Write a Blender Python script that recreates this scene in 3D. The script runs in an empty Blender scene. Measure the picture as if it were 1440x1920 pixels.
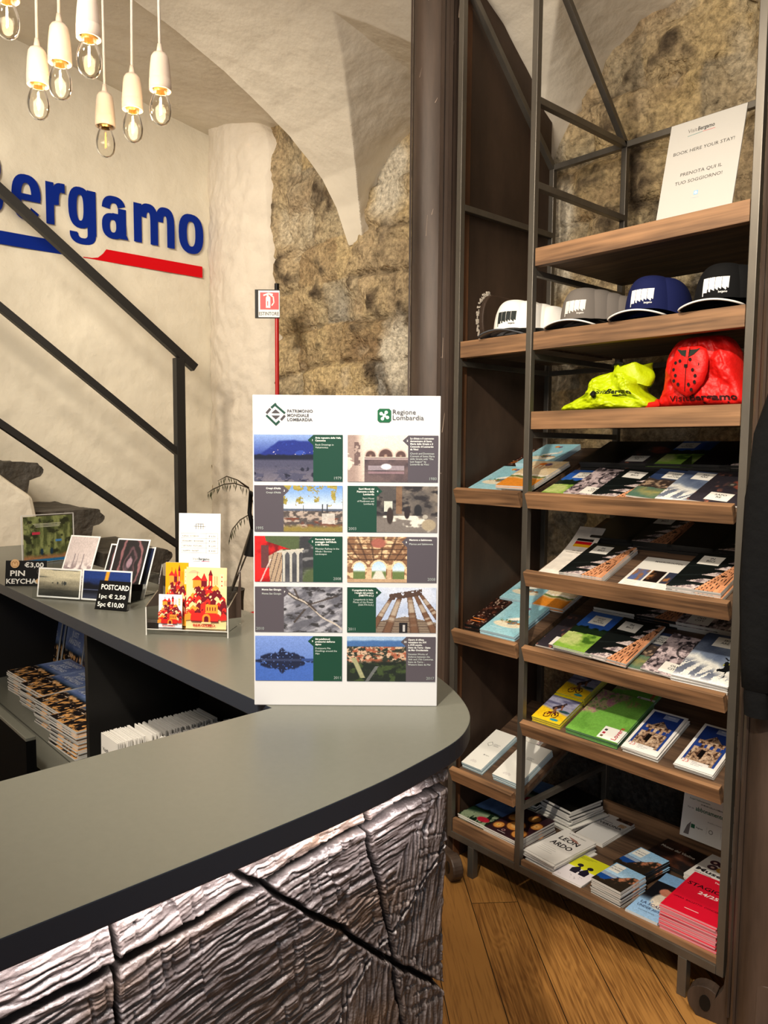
import bpy, math, random
import numpy as np
from mathutils import Vector, Matrix
S = bpy.context.scene
COL = S.collection
R_ = random.Random(7)
PI = math.pi

# ------------------------------------------------------------------ camera, world, light
CAM = np.array([1.4986, -1.9635, 1.5])
FW = np.array([-.7425, .6698, 0.0]); FW /= np.linalg.norm(FW)
RT = np.array([FW[1], -FW[0], 0.0])
FPX, PITCH, ROLL = 1435.0, .0834, -.0075
cam = bpy.data.cameras.new('camera'); camo = bpy.data.objects.new('camera', cam); COL.objects.link(camo)
cam.sensor_fit = 'VERTICAL'; cam.sensor_height = 36; cam.sensor_width = 27
cam.lens = FPX / 1920 * 36; cam.clip_start = .02
_f = Vector(FW) * math.cos(PITCH) + Vector((0, 0, -math.sin(PITCH)))
_u = Vector(FW) * math.sin(PITCH) + Vector((0, 0, math.cos(PITCH)))
_r = Vector(RT)
# image roll
_r2 = _r * math.cos(ROLL) - _u * math.sin(ROLL) * 1.0
_u2 = _u * math.cos(ROLL) + _r * math.sin(ROLL)
m = Matrix((( _r2.x, _u2.x, -_f.x, CAM[0]), (_r2.y, _u2.y, -_f.y, CAM[1]), (_r2.z, _u2.z, -_f.z, CAM[2]), (0, 0, 0, 1)))
camo.matrix_world = m
S.camera = camo
S.cycles.transparent_max_bounces = 24
S.view_settings.view_transform = 'Standard'; S.view_settings.look = 'None'
S.view_settings.gamma = 1.0; S.view_settings.exposure = 0.0
try: S.view_settings.use_curve_mapping = False
except Exception: pass
w = bpy.data.worlds.new('world'); S.world = w; w.use_nodes = True
w.node_tree.nodes['Background'].inputs[0].default_value = (1.0, .86, .70, 1)
w.node_tree.nodes['Background'].inputs[1].default_value = .22

def look(o, to):
    o.rotation_euler = (Vector(to) - o.location).to_track_quat('-Z', 'Y').to_euler()
def spot(name, loc, to, e, ang, col=(1, .88, .71), r=.06, blend=.6):
    l = bpy.data.lights.new(name, 'SPOT'); l.energy = e; l.spot_size = math.radians(ang); l.spot_blend = blend
    l.color = col; l.shadow_soft_size = r
    o = bpy.data.objects.new(name, l); COL.objects.link(o); o.location = loc; look(o, to); return o
def area(name, loc, to, e, sx, sy, col=(1, .88, .74)):
    l = bpy.data.lights.new(name, 'AREA'); l.shape = 'RECTANGLE'; l.size = sx; l.size_y = sy; l.energy = e; l.color = col
    o = bpy.data.objects.new(name, l); COL.objects.link(o); o.location = loc; look(o, to); return o
# track spots behind / above the visitor, ceiling wash, an added cool fill behind the camera for a bluish tint
spot('rack_spotlight', (1.35, -2.5, 3.2), (.35, .1, .7), 370, 58, r=.05)
spot('rack_spotlight', (.1, -2.0, 3.1), (.25, .4, 2.5), 80, 50, r=.08)
spot('floor_spotlight', (1.0, -.75, 3.05), (.4, -.4, 0), 80, 50, r=.06)
spot('wall_spotlight', (-.9, -2.4, 3.1), (-2.9, -.4, 1.6), 235, 85, r=.15)
spot('corner_spotlight', (-.8, -1.7, 3.0), (-2.0, .5, 2.0), 120, 75, r=.15)
area('vault_uplight', (.6, -2.6, 2.5), (-.8, -.2, 3.3), 44, 1.2, .5)
spot('counter_spotlight', (.2, -2.4, 3.2), (.35, -1.3, 1.1), 95, 60, r=.12)
area('cool_fill_light', (2.9, -3.4, 1.6), (.3, -1.1, 1.0), 14, .9, 1.8, (.72, .84, 1.0))  # added cool fill, no real source; tints board and counter edge bluish

# ------------------------------------------------------------------ helpers
def ray(px, py):
    a2 = (px - 720) / FPX; b2 = (960 - py) / FPX
    a = a2 * math.cos(ROLL) + b2 * math.sin(ROLL); b = -a2 * math.sin(ROLL) + b2 * math.cos(ROLL)
    return RT * a + FW * (math.cos(PITCH) + b * math.sin(PITCH)) + np.array([0, 0, 1.]) * (-math.sin(PITCH) + b * math.cos(PITCH))
def pl(px, py, n, d):
    """where the sight line through a photo point meets the real plane n.x = d"""
    n = np.array(n, float); r = ray(px, py); return CAM + r * ((d - CAM @ n) / (r @ n))
def PX(px, py, x): return pl(px, py, (1, 0, 0), x)
def PY(px, py, y): return pl(px, py, (0, 1, 0), y)
def PZ(px, py, z): return pl(px, py, (0, 0, 1), z)

def lin(c):
    c = np.asarray(c, float)
    return np.where(c <= .04045, c / 12.92, ((np.clip(c, 0, None) + .055) / 1.055) ** 2.4)
def L3(c): return tuple(float(x) for x in lin(c))

def vnoise(x, y, seed=0):
    x = np.asarray(x, float); y = np.asarray(y, float)
    xi = np.floor(x).astype(np.int64); yi = np.floor(y).astype(np.int64)
    fx = x - xi; fy = y - yi; fx = fx * fx * (3 - 2 * fx); fy = fy * fy * (3 - 2 * fy)
    def h(a, b):
        n = (a * 374761393 + b * 668265263 + seed * 1274126177) & 0x7fffffff
        n = (n ^ (n >> 13)) * 1274126177 & 0x7fffffff
        n = n ^ (n >> 16)
        return (n & 0xffff) / 65535.0
    return (h(xi, yi) * (1 - fx) + h(xi + 1, yi) * fx) * (1 - fy) + (h(xi, yi + 1) * (1 - fx) + h(xi + 1, yi + 1) * fx) * fy
def fbm(x, y, seed=0, o=4):
    s = 0; a = .5; t = 0
    for i in range(o):
        s = s + a * vnoise(x * 2 ** i, y * 2 ** i, seed + i * 17); t += a; a *= .5
    return s / t

# ---- materials
MATS = {}
def nt(name):
    m = bpy.data.materials.new(name); m.use_nodes = True; t = m.node_tree
    b = t.nodes['Principled BSDF']; return m, t, b
def mk(name, col, rough=.6, metal=0, spec=.5, noise=None, bump=None, attr=False, coat=0, emit=None, aniso=None):
    """noise=(scale, amount, (stretch)) colour variation, bump=(scale, strength, dist, (stretch))"""
    if name in MATS: return MATS[name]
    m, t, b = nt(name); N = t.nodes; K = t.links
    b.inputs['Roughness'].default_value = rough; b.inputs['Metallic'].default_value = metal
    b.inputs['Specular IOR Level'].default_value = spec
    if coat: b.inputs['Coat Weight'].default_value = coat
    tc = N.new('ShaderNodeTexCoord')
    if attr:
        a = N.new('ShaderNodeAttribute'); a.attribute_name = 'Col'; src = a.outputs['Color']
    else:
        rgb = N.new('ShaderNodeRGB'); rgb.outputs[0].default_value = (*L3(col), 1); src = rgb.outputs[0]
    if noise:
        mp = N.new('ShaderNodeMapping'); mp.inputs['Scale'].default_value = noise[2] if len(noise) > 2 else (1, 1, 1)
        K.new(tc.outputs['Object'], mp.inputs[0])
        nz = N.new('ShaderNodeTexNoise'); nz.inputs['Scale'].default_value = noise[0]; nz.inputs['Detail'].default_value = 6
        nz.inputs['Roughness'].default_value = .65
        K.new(mp.outputs[0], nz.inputs['Vector'])
        mr = N.new('ShaderNodeMapRange'); mr.inputs[1].default_value = .3; mr.inputs[2].default_value = .7
        mr.inputs[3].default_value = 1 - noise[1]; mr.inputs[4].default_value = 1 + noise[1] * .6
        K.new(nz.outputs[0], mr.inputs[0])
        mx = N.new('ShaderNodeMix'); mx.data_type = 'RGBA'; mx.blend_type = 'MULTIPLY'; mx.inputs[0].default_value = 1
        K.new(src, mx.inputs[6]); K.new(mr.outputs[0], mx.inputs[7]); src = mx.outputs[2]
    K.new(src, b.inputs['Base Color'])
    if bump:
        mp = N.new('ShaderNodeMapping'); mp.inputs['Scale'].default_value = bump[3] if len(bump) > 3 else (1, 1, 1)
        K.new(tc.outputs['Object'], mp.inputs[0])
        nz = N.new('ShaderNodeTexNoise'); nz.inputs['Scale'].default_value = bump[0]; nz.inputs['Detail'].default_value = 5
        K.new(mp.outputs[0], nz.inputs['Vector'])
        bp = N.new('ShaderNodeBump'); bp.inputs['Strength'].default_value = bump[1]; bp.inputs['Distance'].default_value = bump[2]
        K.new(nz.outputs[0], bp.inputs['Height']); K.new(bp.outputs[0], b.inputs['Normal'])
    if emit:
        b.inputs['Emission Color'].default_value = (*emit[0], 1); b.inputs['Emission Strength'].default_value = emit[1]
    MATS[name] = m; return m

def wood_mat(name, dark, light, scale=(2.2, 26, 26), rough=.55, ring=1.0, spec=.35):
    m, t, b = nt(name); N = t.nodes; K = t.links
    tc = N.new('ShaderNodeTexCoord'); oi = N.new('ShaderNodeObjectInfo')
    ad = N.new('ShaderNodeVectorMath'); ad.operation = 'ADD'
    sc = N.new('ShaderNodeVectorMath'); sc.operation = 'SCALE'; sc.inputs[0].default_value = (7, 3, 5)
    K.new(oi.outputs['Random'], sc.inputs['Scale']); K.new(tc.outputs['Object'], ad.inputs[0]); K.new(sc.outputs[0], ad.inputs[1])
    mp = N.new('ShaderNodeMapping'); mp.inputs['Scale'].default_value = scale; K.new(ad.outputs[0], mp.inputs[0])
    n1 = N.new('ShaderNodeTexNoise'); n1.inputs['Scale'].default_value = .8; n1.inputs['Detail'].default_value = 2; n1.inputs['Distortion'].default_value = .4
    K.new(mp.outputs[0], n1.inputs['Vector'])
    wv = N.new('ShaderNodeMath'); wv.operation = 'MULTIPLY'; wv.inputs[1].default_value = 40 * ring; K.new(n1.outputs[0], wv.inputs[0])
    sn = N.new('ShaderNodeMath'); sn.operation = 'SINE'; K.new(wv.outputs[0], sn.inputs[0])
    mp2 = N.new('ShaderNodeMapping'); mp2.inputs['Scale'].default_value = (scale[0] * 3, scale[1] * 6, scale[2] * 6); K.new(ad.outputs[0], mp2.inputs[0])
    n2 = N.new('ShaderNodeTexNoise'); n2.inputs['Scale'].default_value = 1; n2.inputs['Detail'].default_value = 4; K.new(mp2.outputs[0], n2.inputs['Vector'])
    n3 = N.new('ShaderNodeTexNoise'); n3.inputs['Scale'].default_value = 5; n3.inputs['Detail'].default_value = 2; K.new(ad.outputs[0], n3.inputs['Vector'])
    a1 = N.new('ShaderNodeMath'); a1.operation = 'MULTIPLY_ADD'; a1.inputs[1].default_value = .16; a1.inputs[2].default_value = -.1; K.new(sn.outputs[0], a1.inputs[0])
    a2 = N.new('ShaderNodeMath'); a2.operation = 'ADD'; K.new(a1.outputs[0], a2.inputs[0]); K.new(n2.outputs[0], a2.inputs[1])
    a3 = N.new('ShaderNodeMath'); a3.operation = 'MULTIPLY_ADD'; a3.inputs[1].default_value = .5; K.new(n3.outputs[0], a3.inputs[0]); K.new(a2.outputs[0], a3.inputs[2])
    rp = N.new('ShaderNodeMapRange'); rp.inputs[1].default_value = .35; rp.inputs[2].default_value = .95; K.new(a3.outputs[0], rp.inputs[0])
    mx = N.new('ShaderNodeMix'); mx.data_type = 'RGBA'; mx.inputs[6].default_value = (*L3(dark), 1); mx.inputs[7].default_value = (*L3(light), 1)
    K.new(rp.outputs[0], mx.inputs[0]); K.new(mx.outputs[2], b.inputs['Base Color'])
    b.inputs['Roughness'].default_value = rough; b.inputs['Specular IOR Level'].default_value = spec
    bp = N.new('ShaderNodeBump'); bp.inputs['Strength'].default_value = .35; bp.inputs['Distance'].default_value = .002
    K.new(a2.outputs[0], bp.inputs['Height']); K.new(bp.outputs[0], b.inputs['Normal'])
    MATS[name] = m; return m

def clear_mat(name, tint=(.93, .95, .95), ior=1.35, rough=.03, gl=1.0):
    m = bpy.data.materials.new(name); m.use_nodes = True; t = m.node_tree; N = t.nodes; K = t.links
    for n in list(N): N.remove(n)
    o = N.new('ShaderNodeOutputMaterial'); mx = N.new('ShaderNodeMixShader'); tr = N.new('ShaderNodeBsdfTransparent'); g = N.new('ShaderNodeBsdfGlossy')
    fr = N.new('ShaderNodeFresnel'); fr.inputs[0].default_value = ior
    tr.inputs[0].default_value = (*tint, 1); g.inputs['Roughness'].default_value = rough; g.inputs[0].default_value = (gl, gl, gl, 1)
    K.new(fr.outputs[0], mx.inputs[0]); K.new(tr.outputs[0], mx.inputs[1]); K.new(g.outputs[0], mx.inputs[2]); K.new(mx.outputs[0], o.inputs[0])
    MATS[name] = m; return m

M_plaster = mk('white_plaster', (.88, .85, .78), .85, noise=(2.2, .09), bump=(7, .8, .02))
M_vault = mk('vault_plaster', (.88, .845, .78), .85, noise=(1.8, .07), bump=(18, .45, .010))
M_stone = mk('rough_stone', (1, 1, 1), .92, spec=.2, noise=(46, .6), bump=(40, 1.0, .025), attr=True)
M_lime = mk('lime_plaster_corner', (.87, .83, .77), .85, noise=(6, .08), bump=(16, .7, .015))
M_print = mk('printed_paper', (1, 1, 1), .38, spec=.45, attr=True)
M_matte = mk('matte_print', (1, 1, 1), .7, spec=.25, attr=True)
M_pages = mk('page_edges', (.86, .85, .83), .8, noise=(1.0, .25, (1, 1, 900)))
M_white = mk('white_paper', (.93, .93, .92), .6)
M_top = mk('grey_laminate', (.385, .39, .36), .36, spec=.5, noise=(90, .05))
M_edge = mk('shade_tinted_edge', (.15, .175, .22), .42, spec=.5)  # shade under the overhead light put into the side faces' dark bluish colour
M_cab = mk('dark_laminate', (.085, .08, .078), .5, spec=.35, noise=(3, .1))
M_steel = mk('raw_steel_tube', (.42, .40, .37), .38, .6, noise=(5, .35, (1, 1, .25)))
M_rail = mk('black_handrail_steel', (.15, .145, .14), .5, .2, spec=.45)
M_rust = mk('brown_steel_plate', (.29, .225, .18), .6, .25, noise=(3.2, .55, (1, 1, .35)), bump=(40, .2, .002))
M_rust_edge = mk('rusty_steel_strip', (.42, .28, .18), .65, .2, noise=(7, .5, (1, 1, .3)), bump=(40, .2, .002))
M_colm = mk('painted_steel_column', (.30, .245, .21), .48, .15, spec=.5, noise=(6, .65, (1.6, 1.6, .2)), bump=(22, .25, .004, (1, 1, .3)))
M_black = mk('black_plastic', (.035, .035, .038), .5, spec=.25)
M_acry = clear_mat('clear_acrylic', (.965, .975, .975), 1.22, .03)
M_glass = clear_mat('bulb_glass', (.985, .97, .93), 1.22, .02)
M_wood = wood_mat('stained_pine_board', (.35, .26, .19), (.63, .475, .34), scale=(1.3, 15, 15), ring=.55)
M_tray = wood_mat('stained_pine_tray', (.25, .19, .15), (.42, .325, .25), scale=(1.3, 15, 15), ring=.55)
M_porc = mk('cream_porcelain', (.93, .86, .80), .25, spec=.6)
M_cord = mk('white_fabric_cord', (.88, .86, .83), .8)
M_fil = mk('glowing_filament', (1, .8, .5), .5, emit=((1, .66, .30), 130))
M_fil0 = mk('off_bulb_glow_filament', (.8, .55, .3), .4, emit=((1, .5, .15), 1.5))  # faint glow put into the filament although this bulb is off
M_ltr_b = mk('blue_vinyl', (.0, .14, .52), .6, spec=.15); M_ltr_r = mk('red_vinyl', (.80, .01, .07), .6, spec=.15)
M_red = mk('red_enamel', (.68, .04, .05), .35)
M_slab = mk('dark_step_stone', (.27, .25, .22), .7, noise=(9, .6), bump=(12, 1, .03))
M_led = mk('led_strip_diffuser', (1, 1, 1), .5, emit=((1.0, .93, .90), 9))

# ---- mesh collecting
class MB:
    def __init__(s): s.v = []; s.f = []; s.c = []; s.cur = (1, 1, 1)
    def add(s, vs, fs, col=None):
        n = len(s.v); s.v.extend(tuple(map(float, p)) for p in vs); s.f.extend(tuple(i + n for i in f) for f in fs)
        s.c.extend([col or s.cur] * len(fs)); return s
    def box(s, a, b, col=None, M=None):
        x0, y0, z0 = a; x1, y1, z1 = b
        vs = [(x0, y0, z0), (x1, y0, z0), (x1, y1, z0), (x0, y1, z0), (x0, y0, z1), (x1, y0, z1), (x1, y1, z1), (x0, y1, z1)]
        if M is not None: vs = [tuple(M @ Vector(p)) for p in vs]
        return s.add(vs, [(0, 3, 2, 1), (4, 5, 6, 7), (0, 1, 5, 4), (1, 2, 6, 5), (2, 3, 7, 6), (3, 0, 4, 7)], col)
    def bar(s, a, b, w, h=None, col=None, up=(0, 0, 1)):
        a = Vector(a); b = Vector(b); d = (b - a).normalized(); u = Vector(up)
        if abs(d.dot(u)) > .98: u = Vector((0, 1, 0))
        x = d.cross(u).normalized(); z = x.cross(d).normalized(); h = h or w
        vs = [p + x * (i * w / 2) + z * (j * h / 2) for p in (a, b) for i, j in ((-1, -1), (1, -1), (1, 1), (-1, 1))]
        return s.add(vs, [(0, 1, 2, 3), (7, 6, 5, 4), (0, 4, 5, 1), (1, 5, 6, 2), (2, 6, 7, 3), (3, 7, 4, 0)], col)
    def tube(s, pts, r, n=10, col=None, cap=True):
        pts = [Vector(p) for p in pts]; rs = r if isinstance(r, (list, tuple)) else [r] * len(pts)
        vs = []; fs = []; pu = None
        for i, p in enumerate(pts):
            d = (pts[min(i + 1, len(pts) - 1)] - pts[max(i - 1, 0)]).normalized()
            u = pu if pu is not None else (Vector((0, 0, 1)) if abs(d.z) < .9 else Vector((1, 0, 0)))
            x = d.cross(u).normalized(); u = x.cross(d).normalized(); pu = u
            for k in range(n):
                a = 2 * PI * k / n; vs.append(p + (x * math.cos(a) + u * math.sin(a)) * rs[i])
        for i in range(len(pts) - 1):
            for k in range(n): fs.append((i * n + k, i * n + (k + 1) % n, (i + 1) * n + (k + 1) % n, (i + 1) * n + k))
        if cap: fs.append(tuple(range(n))[::-1]); fs.append(tuple(range((len(pts) - 1) * n, len(pts) * n)))
        return s.add(vs, fs, col)
    def lathe(s, prof, n=24, o=(0, 0, 0), col=None):
        vs = []; fs = []
        for r, z in prof:
            for k in range(n): a = 2 * PI * k / n; vs.append((o[0] + r * math.cos(a), o[1] + r * math.sin(a), o[2] + z))
        for i in range(len(prof) - 1):
            for k in range(n): fs.append((i * n + k, i * n + (k + 1) % n, (i + 1) * n + (k + 1) % n, (i + 1) * n + k))
        return s.add(vs, fs, col)
    def prism(s, poly, z0, z1, M=None, col=None):
        n = len(poly); vs = [(x, y, z0) for x, y in poly] + [(x, y, z1) for x, y in poly]
        if M is not None: vs = [tuple(M @ Vector(p)) for p in vs]
        fs = [tuple(range(n))[::-1], tuple(range(n, 2 * n))] + [(i, (i + 1) % n, n + (i + 1) % n, n + i) for i in range(n)]
        return s.add(vs, fs, col)
    def grid(s, P, cols=None, wrap=False):
        ny, nx = P.shape[:2]; n = len(s.v); s.v.extend(map(tuple, P.reshape(-1, 3)))
        for j in range(ny - 1):
            for i in range(nx - 1 + (1 if wrap else 0)):
                i2 = (i + 1) % nx
                s.f.append((n + j * nx + i, n + j * nx + i2, n + (j + 1) * nx + i2, n + (j + 1) * nx + i))
                s.c.append(tuple(cols[j][i]) if cols is not None else s.cur)
        return s
    def mesh(s, name):
        me = bpy.data.meshes.new(name); me.from_pydata(s.v, [], s.f)
        ln = np.zeros(len(me.polygons), int); me.polygons.foreach_get('loop_total', ln)
        c = np.repeat(lin(np.array(s.c, float).reshape(-1, 3)), ln, 0)
        at = me.color_attributes.new('Col', 'FLOAT_COLOR', 'CORNER')
        at.data.foreach_set('color', np.hstack([c, np.ones((len(c), 1))]).astype(np.float32).ravel())
        return me
    def build(s, name, mat, parent=None, smooth=False, bevel=0, loc=None, mw=None):
        me = s.mesh(name); me.materials.append(mat)
        return obj(name, me, parent, smooth, bevel, loc, mw)
def obj(name, me, parent=None, smooth=False, bevel=0, loc=None, mw=None):
    if smooth:
        me.polygons.foreach_set('use_smooth', [True] * len(me.polygons))
        if smooth != 'all':
            try: me.set_sharp_from_angle(angle=math.radians(40))
            except Exception: pass
    o = bpy.data.objects.new(name, me); COL.objects.link(o)
    if parent: o.parent = parent
    if mw is not None: o.matrix_world = mw
    if loc is not None: o.location = loc
    if bevel:
        b = o.modifiers.new('bevel', 'BEVEL'); b.width = bevel; b.segments = 2; b.limit_method = 'ANGLE'
    return o
def empty(name, loc=(0, 0, 0), rz=0, mw=None, label=None, cat=None, group=None):
    o = bpy.data.objects.new(name, None); COL.objects.link(o); o.empty_display_size = .05
    if mw is not None: o.matrix_world = mw
    else: o.location = loc; o.rotation_euler = (0, 0, rz)
    if label: tag(o, label, cat, group)
    return o
def tag(o, label=None, cat=None, group=None, kind=None):
    if label: o['label'] = label
    if cat: o['category'] = cat
    if group: o['group'] = group
    if kind: o['kind'] = kind
    return o
def struct(o, label=None): o['kind'] = 'structure'; return o
def vgrid(name, P, mat, colors=None, smooth='all', parent=None):
    """big grid surface with per-vertex colours"""
    ny, nx = P.shape[:2]; me = bpy.data.meshes.new(name)
    I = np.arange(ny * nx).reshape(ny, nx)
    q = np.stack([I[:-1, :-1], I[:-1, 1:], I[1:, 1:], I[1:, :-1]], -1).reshape(-1, 4)
    me.vertices.add(ny * nx); me.vertices.foreach_set('co', P.reshape(-1).astype(np.float32))
    me.loops.add(q.size); me.loops.foreach_set('vertex_index', q.ravel().astype(np.int32))
    me.polygons.add(len(q)); me.polygons.foreach_set('loop_start', np.arange(0, q.size, 4, dtype=np.int32))
    me.update(calc_edges=True); me.validate()
    if colors is not None:
        at = me.color_attributes.new('Col', 'FLOAT_COLOR', 'POINT')
        at.data.foreach_set('color', np.hstack([lin(colors.reshape(-1, 3)), np.ones((ny * nx, 1))]).astype(np.float32).ravel())
    me.materials.append(mat)
    return obj(name, me, parent, smooth)

# ---- text and printed surfaces
_TX = {}
def text_geo(s, bold=False):
    k = (s, bold)
    if k not in _TX:
        c = bpy.data.curves.new('t', 'FONT'); c.body = s; c.size = 1; c.resolution_u = 2
        if bold: c.offset = .022 if bold is True else bold
        o = bpy.data.objects.new('t', c); me = bpy.data.meshes.new_from_object(o)
        v = np.array([p.co[:2] for p in me.vertices]) if len(me.vertices) else np.zeros((0, 2))
        f = [tuple(p.vertices) for p in me.polygons]
        bpy.data.objects.remove(o); bpy.data.curves.remove(c); bpy.data.meshes.remove(me)
        _TX[k] = (v, f)
    return _TX[k]
class Pr(MB):
    def __init__(s): super().__init__(); s.z = .0001; s.dz = .00002
    def lift(s): s.z += s.dz; return s.z
    def img(s, x0, y0, x1, y1, fn, nx=40, ny=40, curve=None):
        z = s.lift(); X, Y = np.meshgrid(np.linspace(x0, x1, nx + 1), np.linspace(y0, y1, ny + 1))
        U, V = np.meshgrid((np.arange(nx) + .5) / nx, (np.arange(ny) + .5) / ny)
        c = fn(U, V); gr = (vnoise(U * nx * .93, V * ny * .93, 777) - .5)[..., None]; c = np.clip(c * (1 + .12 * gr) + .012 * gr, 0, 1)
        s.grid(np.stack([X, Y, np.full_like(X, z)], -1), c); return s
    def rect(s, x0, y0, x1, y1, col):
        z = s.lift(); s.add([(x0, y0, z), (x1, y0, z), (x1, y1, z), (x0, y1, z)], [(0, 1, 2, 3)], col); return s
    def poly(s, pts, col):
        z = s.lift(); s.add([(x, y, z) for x, y in pts], [tuple(range(len(pts)))], col); return s
    def disc(s, x, y, r, col, n=20, ry=None):
        return s.poly([(x + r * math.cos(2 * PI * k / n), y + (ry or r) * math.sin(2 * PI * k / n)) for k in range(n)], col)
    def line(s, pts, w, col):
        for (x0, y0), (x1, y1) in zip(pts[:-1], pts[1:]):
            l = math.hypot(x1 - x0, y1 - y0) or 1; nx, ny = -(y1 - y0) / l * w / 2, (x1 - x0) / l * w / 2
            ex, ey = (x1 - x0) / l * w * .3, (y1 - y0) / l * w * .3
            z = s.z + s.dz
            s.add([(x0 + nx - ex, y0 + ny - ey, z), (x0 - nx - ex, y0 - ny - ey, z), (x1 - nx + ex, y1 - ny + ey, z), (x1 + nx + ex, y1 + ny + ey, z)], [(0, 1, 2, 3)], col)
        s.lift(); return s
    def text(s, x, y, t, size, col, bold=False, align='l', width=None, rot=0, sx=1):
        v, f = text_geo(t, bold)
        if not len(v): return s
        z = s.lift(); a0, a1 = v[:, 0].min(), v[:, 0].max(); k = size * sx
        if width: k = width / (a1 - a0)
        off = {'l': 0 if not width else -a0, 'c': -(a0 + a1) / 2, 'r': -a1}[align]
        X = (v[:, 0] + off) * k; Y = v[:, 1] * size; ca, sa = math.cos(rot), math.sin(rot)
        s.add([(x + p * ca - q * sa, y + p * sa + q * ca, z) for p, q in zip(X, Y)], f, col); return s

# ================================================================== the room
BY = .6          # back wall
WX = -2.99       # white wall
EDGE = -1.63     # where the near vault stops
def zmain(y):
    r = BY - y
    return np.interp(r, [0, .03, .08, .17, .235, .365, .49, .72, 1.01, 1.6, 2.3, 3.2, 5], [2.54, 2.60, 2.71, 2.83, 2.885, 2.985, 3.055, 3.17, 3.28, 3.44, 3.56, 3.62, 3.65])
def zleft(x, y):
    q = np.clip((EDGE - x) / 1.37, 0, 1)
    return np.maximum(3.20 + .27 * q + .15 * (BY - y), zmain(y) + .02)
LUN = ((-1.52, -.42), (-.43, .68), (.80, 1.92), (2.04, 3.16))
QR = [0, .073, .157, .28, .455, .55, .74, .88, .96, 1]; VR = [0, .10, .198, .34, .54, .667, .456, .28, .12, 0]
def zceil(x, y):
    x = np.asarray(x, float); y = np.asarray(y, float); z = zmain(y); r = BY - y
    for k, (a, b) in enumerate(LUN):
        q = (x - a) / (b - a); rb = np.where((q > 0) & (q < 1), np.interp(q, QR, VR), 0); ins = (rb > .002) & (r < rb)
        qs = np.clip(np.minimum(q, 1 - q), 0, .5)
        A = np.interp(qs, [0, .027, .037, .062, .126, .21, .305, .5], [2.55, 2.616, 2.70, 2.788, 2.872, 2.934, 2.977, 3.03]) if k == 0 else np.interp(qs, [0, .05, .11, .255, .38, .5], [2.55, 2.64, 2.725, 2.916, 3.0, 3.03])
        t = np.clip(r / np.maximum(rb, .003), 0, 1)
        zl = (1 - t) * A + t * zmain(BY - np.clip(rb, 0, 1)); z = np.where(ins, np.maximum(zl, z), z)
    return np.where(x < EDGE, np.maximum(zleft(x, y), 2.5), z)
xs = np.concatenate([np.linspace(-3.0, EDGE - .001, 70), np.linspace(EDGE, .45, 350), np.linspace(.47, 1.2, 60), np.linspace(1.22, 3.2, 60)])
ys = np.concatenate([np.linspace(-4.6, -1.2, 70), np.linspace(-1.17, -.14, 60), np.linspace(-.13, BY + .02, 130)])
Xg, Yg = np.meshgrid(xs, ys); Zg = zceil(Xg, Yg) + (fbm(Xg * 2.2, Yg * 2.2, 3) - .5) * .03 + (fbm(Xg * 9, Yg * 9, 5) - .5) * .008
vg = vgrid('ceiling', np.stack([Xg, Yg, Zg], -1), M_vault, smooth='all'); struct(vg)
try: vg.data.set_sharp_from_angle(angle=math.radians(28))
except Exception: pass

# stone wall
xs = np.arange(-3.0, 2.6, .0125); zs = np.arange(0, 3.9, .0125); Xg, Zg = np.meshgrid(xs, zs)
def stones(X, Z):
    """irregular rubble courses: per-stone random values, joints"""
    wz = Z + .05 * (fbm(X * 1.7, Z * 1.7, 11) - .5) * 2; row = np.floor(wz / .215 + .35 * vnoise(np.floor(wz / .215) * 3.1, wz * 0, 2))
    fz = (wz / .215) % 1.0; row = np.floor(wz / .215)
    wdt = .26 + .2 * vnoise(row * 7.3 + .5, row * 0 + .5, 8)
    wx = (X + .035 * (fbm(X * 3, Z * 3, 12) - .5) * 2 + vnoise(row * 5.7, row * 0, 9) * .6) / wdt
    cx = np.floor(wx); fx = wx - cx
    rnd = vnoise(cx * 13.7 + .5 + row * 3.3, row * 9.1 + .5, 21); rn2 = vnoise(cx * 5.1 + 40.5, row * 6.7 + .5, 22)
    j = np.minimum(np.minimum(fx, 1 - fx) * wdt / .022, np.minimum(fz, 1 - fz) * .215 / .022)
    return rnd, rn2, np.clip(j + (fbm(X * 18, Z * 18, 13) - .5) * .9, 0, 1)
rnd, rn2, jt = stones(Xg, Zg)
big = fbm(Xg * 1.1, Zg * 1.1, 31, 3); fine = fbm(Xg * 9, Zg * 9, 32, 5); mid = fbm(Xg * 3.5, Zg * 3.5, 33, 4)
jw = np.clip((fbm(Xg * 2.3, Zg * 2.3, 35) - .40) * 5, 0, 1)
dep = -.035 * (1 - jt) * jw - .05 * (rnd - .5) * (.3 + .7 * jw) - .10 * (fine - .5) - .10 * (mid - .5)
ochre = np.array([.76, .67, .49]); tan = np.array([.70, .62, .49]); grey = np.array([.58, .56, .52]); brown = np.array([.52, .43, .32]); dark = np.array([.34, .29, .23]); pale = np.array([.83, .78, .68])
def mixc(a, b, t): t = np.clip(t, 0, 1)[..., None]; return a * (1 - t) + b * t
c = mixc(np.broadcast_to(tan, Xg.shape + (3,)), ochre, (mid - .38) * 3)
c = mixc(c, grey, (rnd + (mid - .5) * .8 - .5) * 2.2 * (big > .35)); c = mixc(c, brown, (rn2 + (fine - .5) * .9 - .62) * 1.9); c = mixc(c, pale, (fine - .6) * 3 + (big - .62) * 3)
c = mixc(c, dark, (1 - jt) * .55 * (fine < .54) * jw); c = mixc(c, dark, (.38 - fine) * 6)
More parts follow.
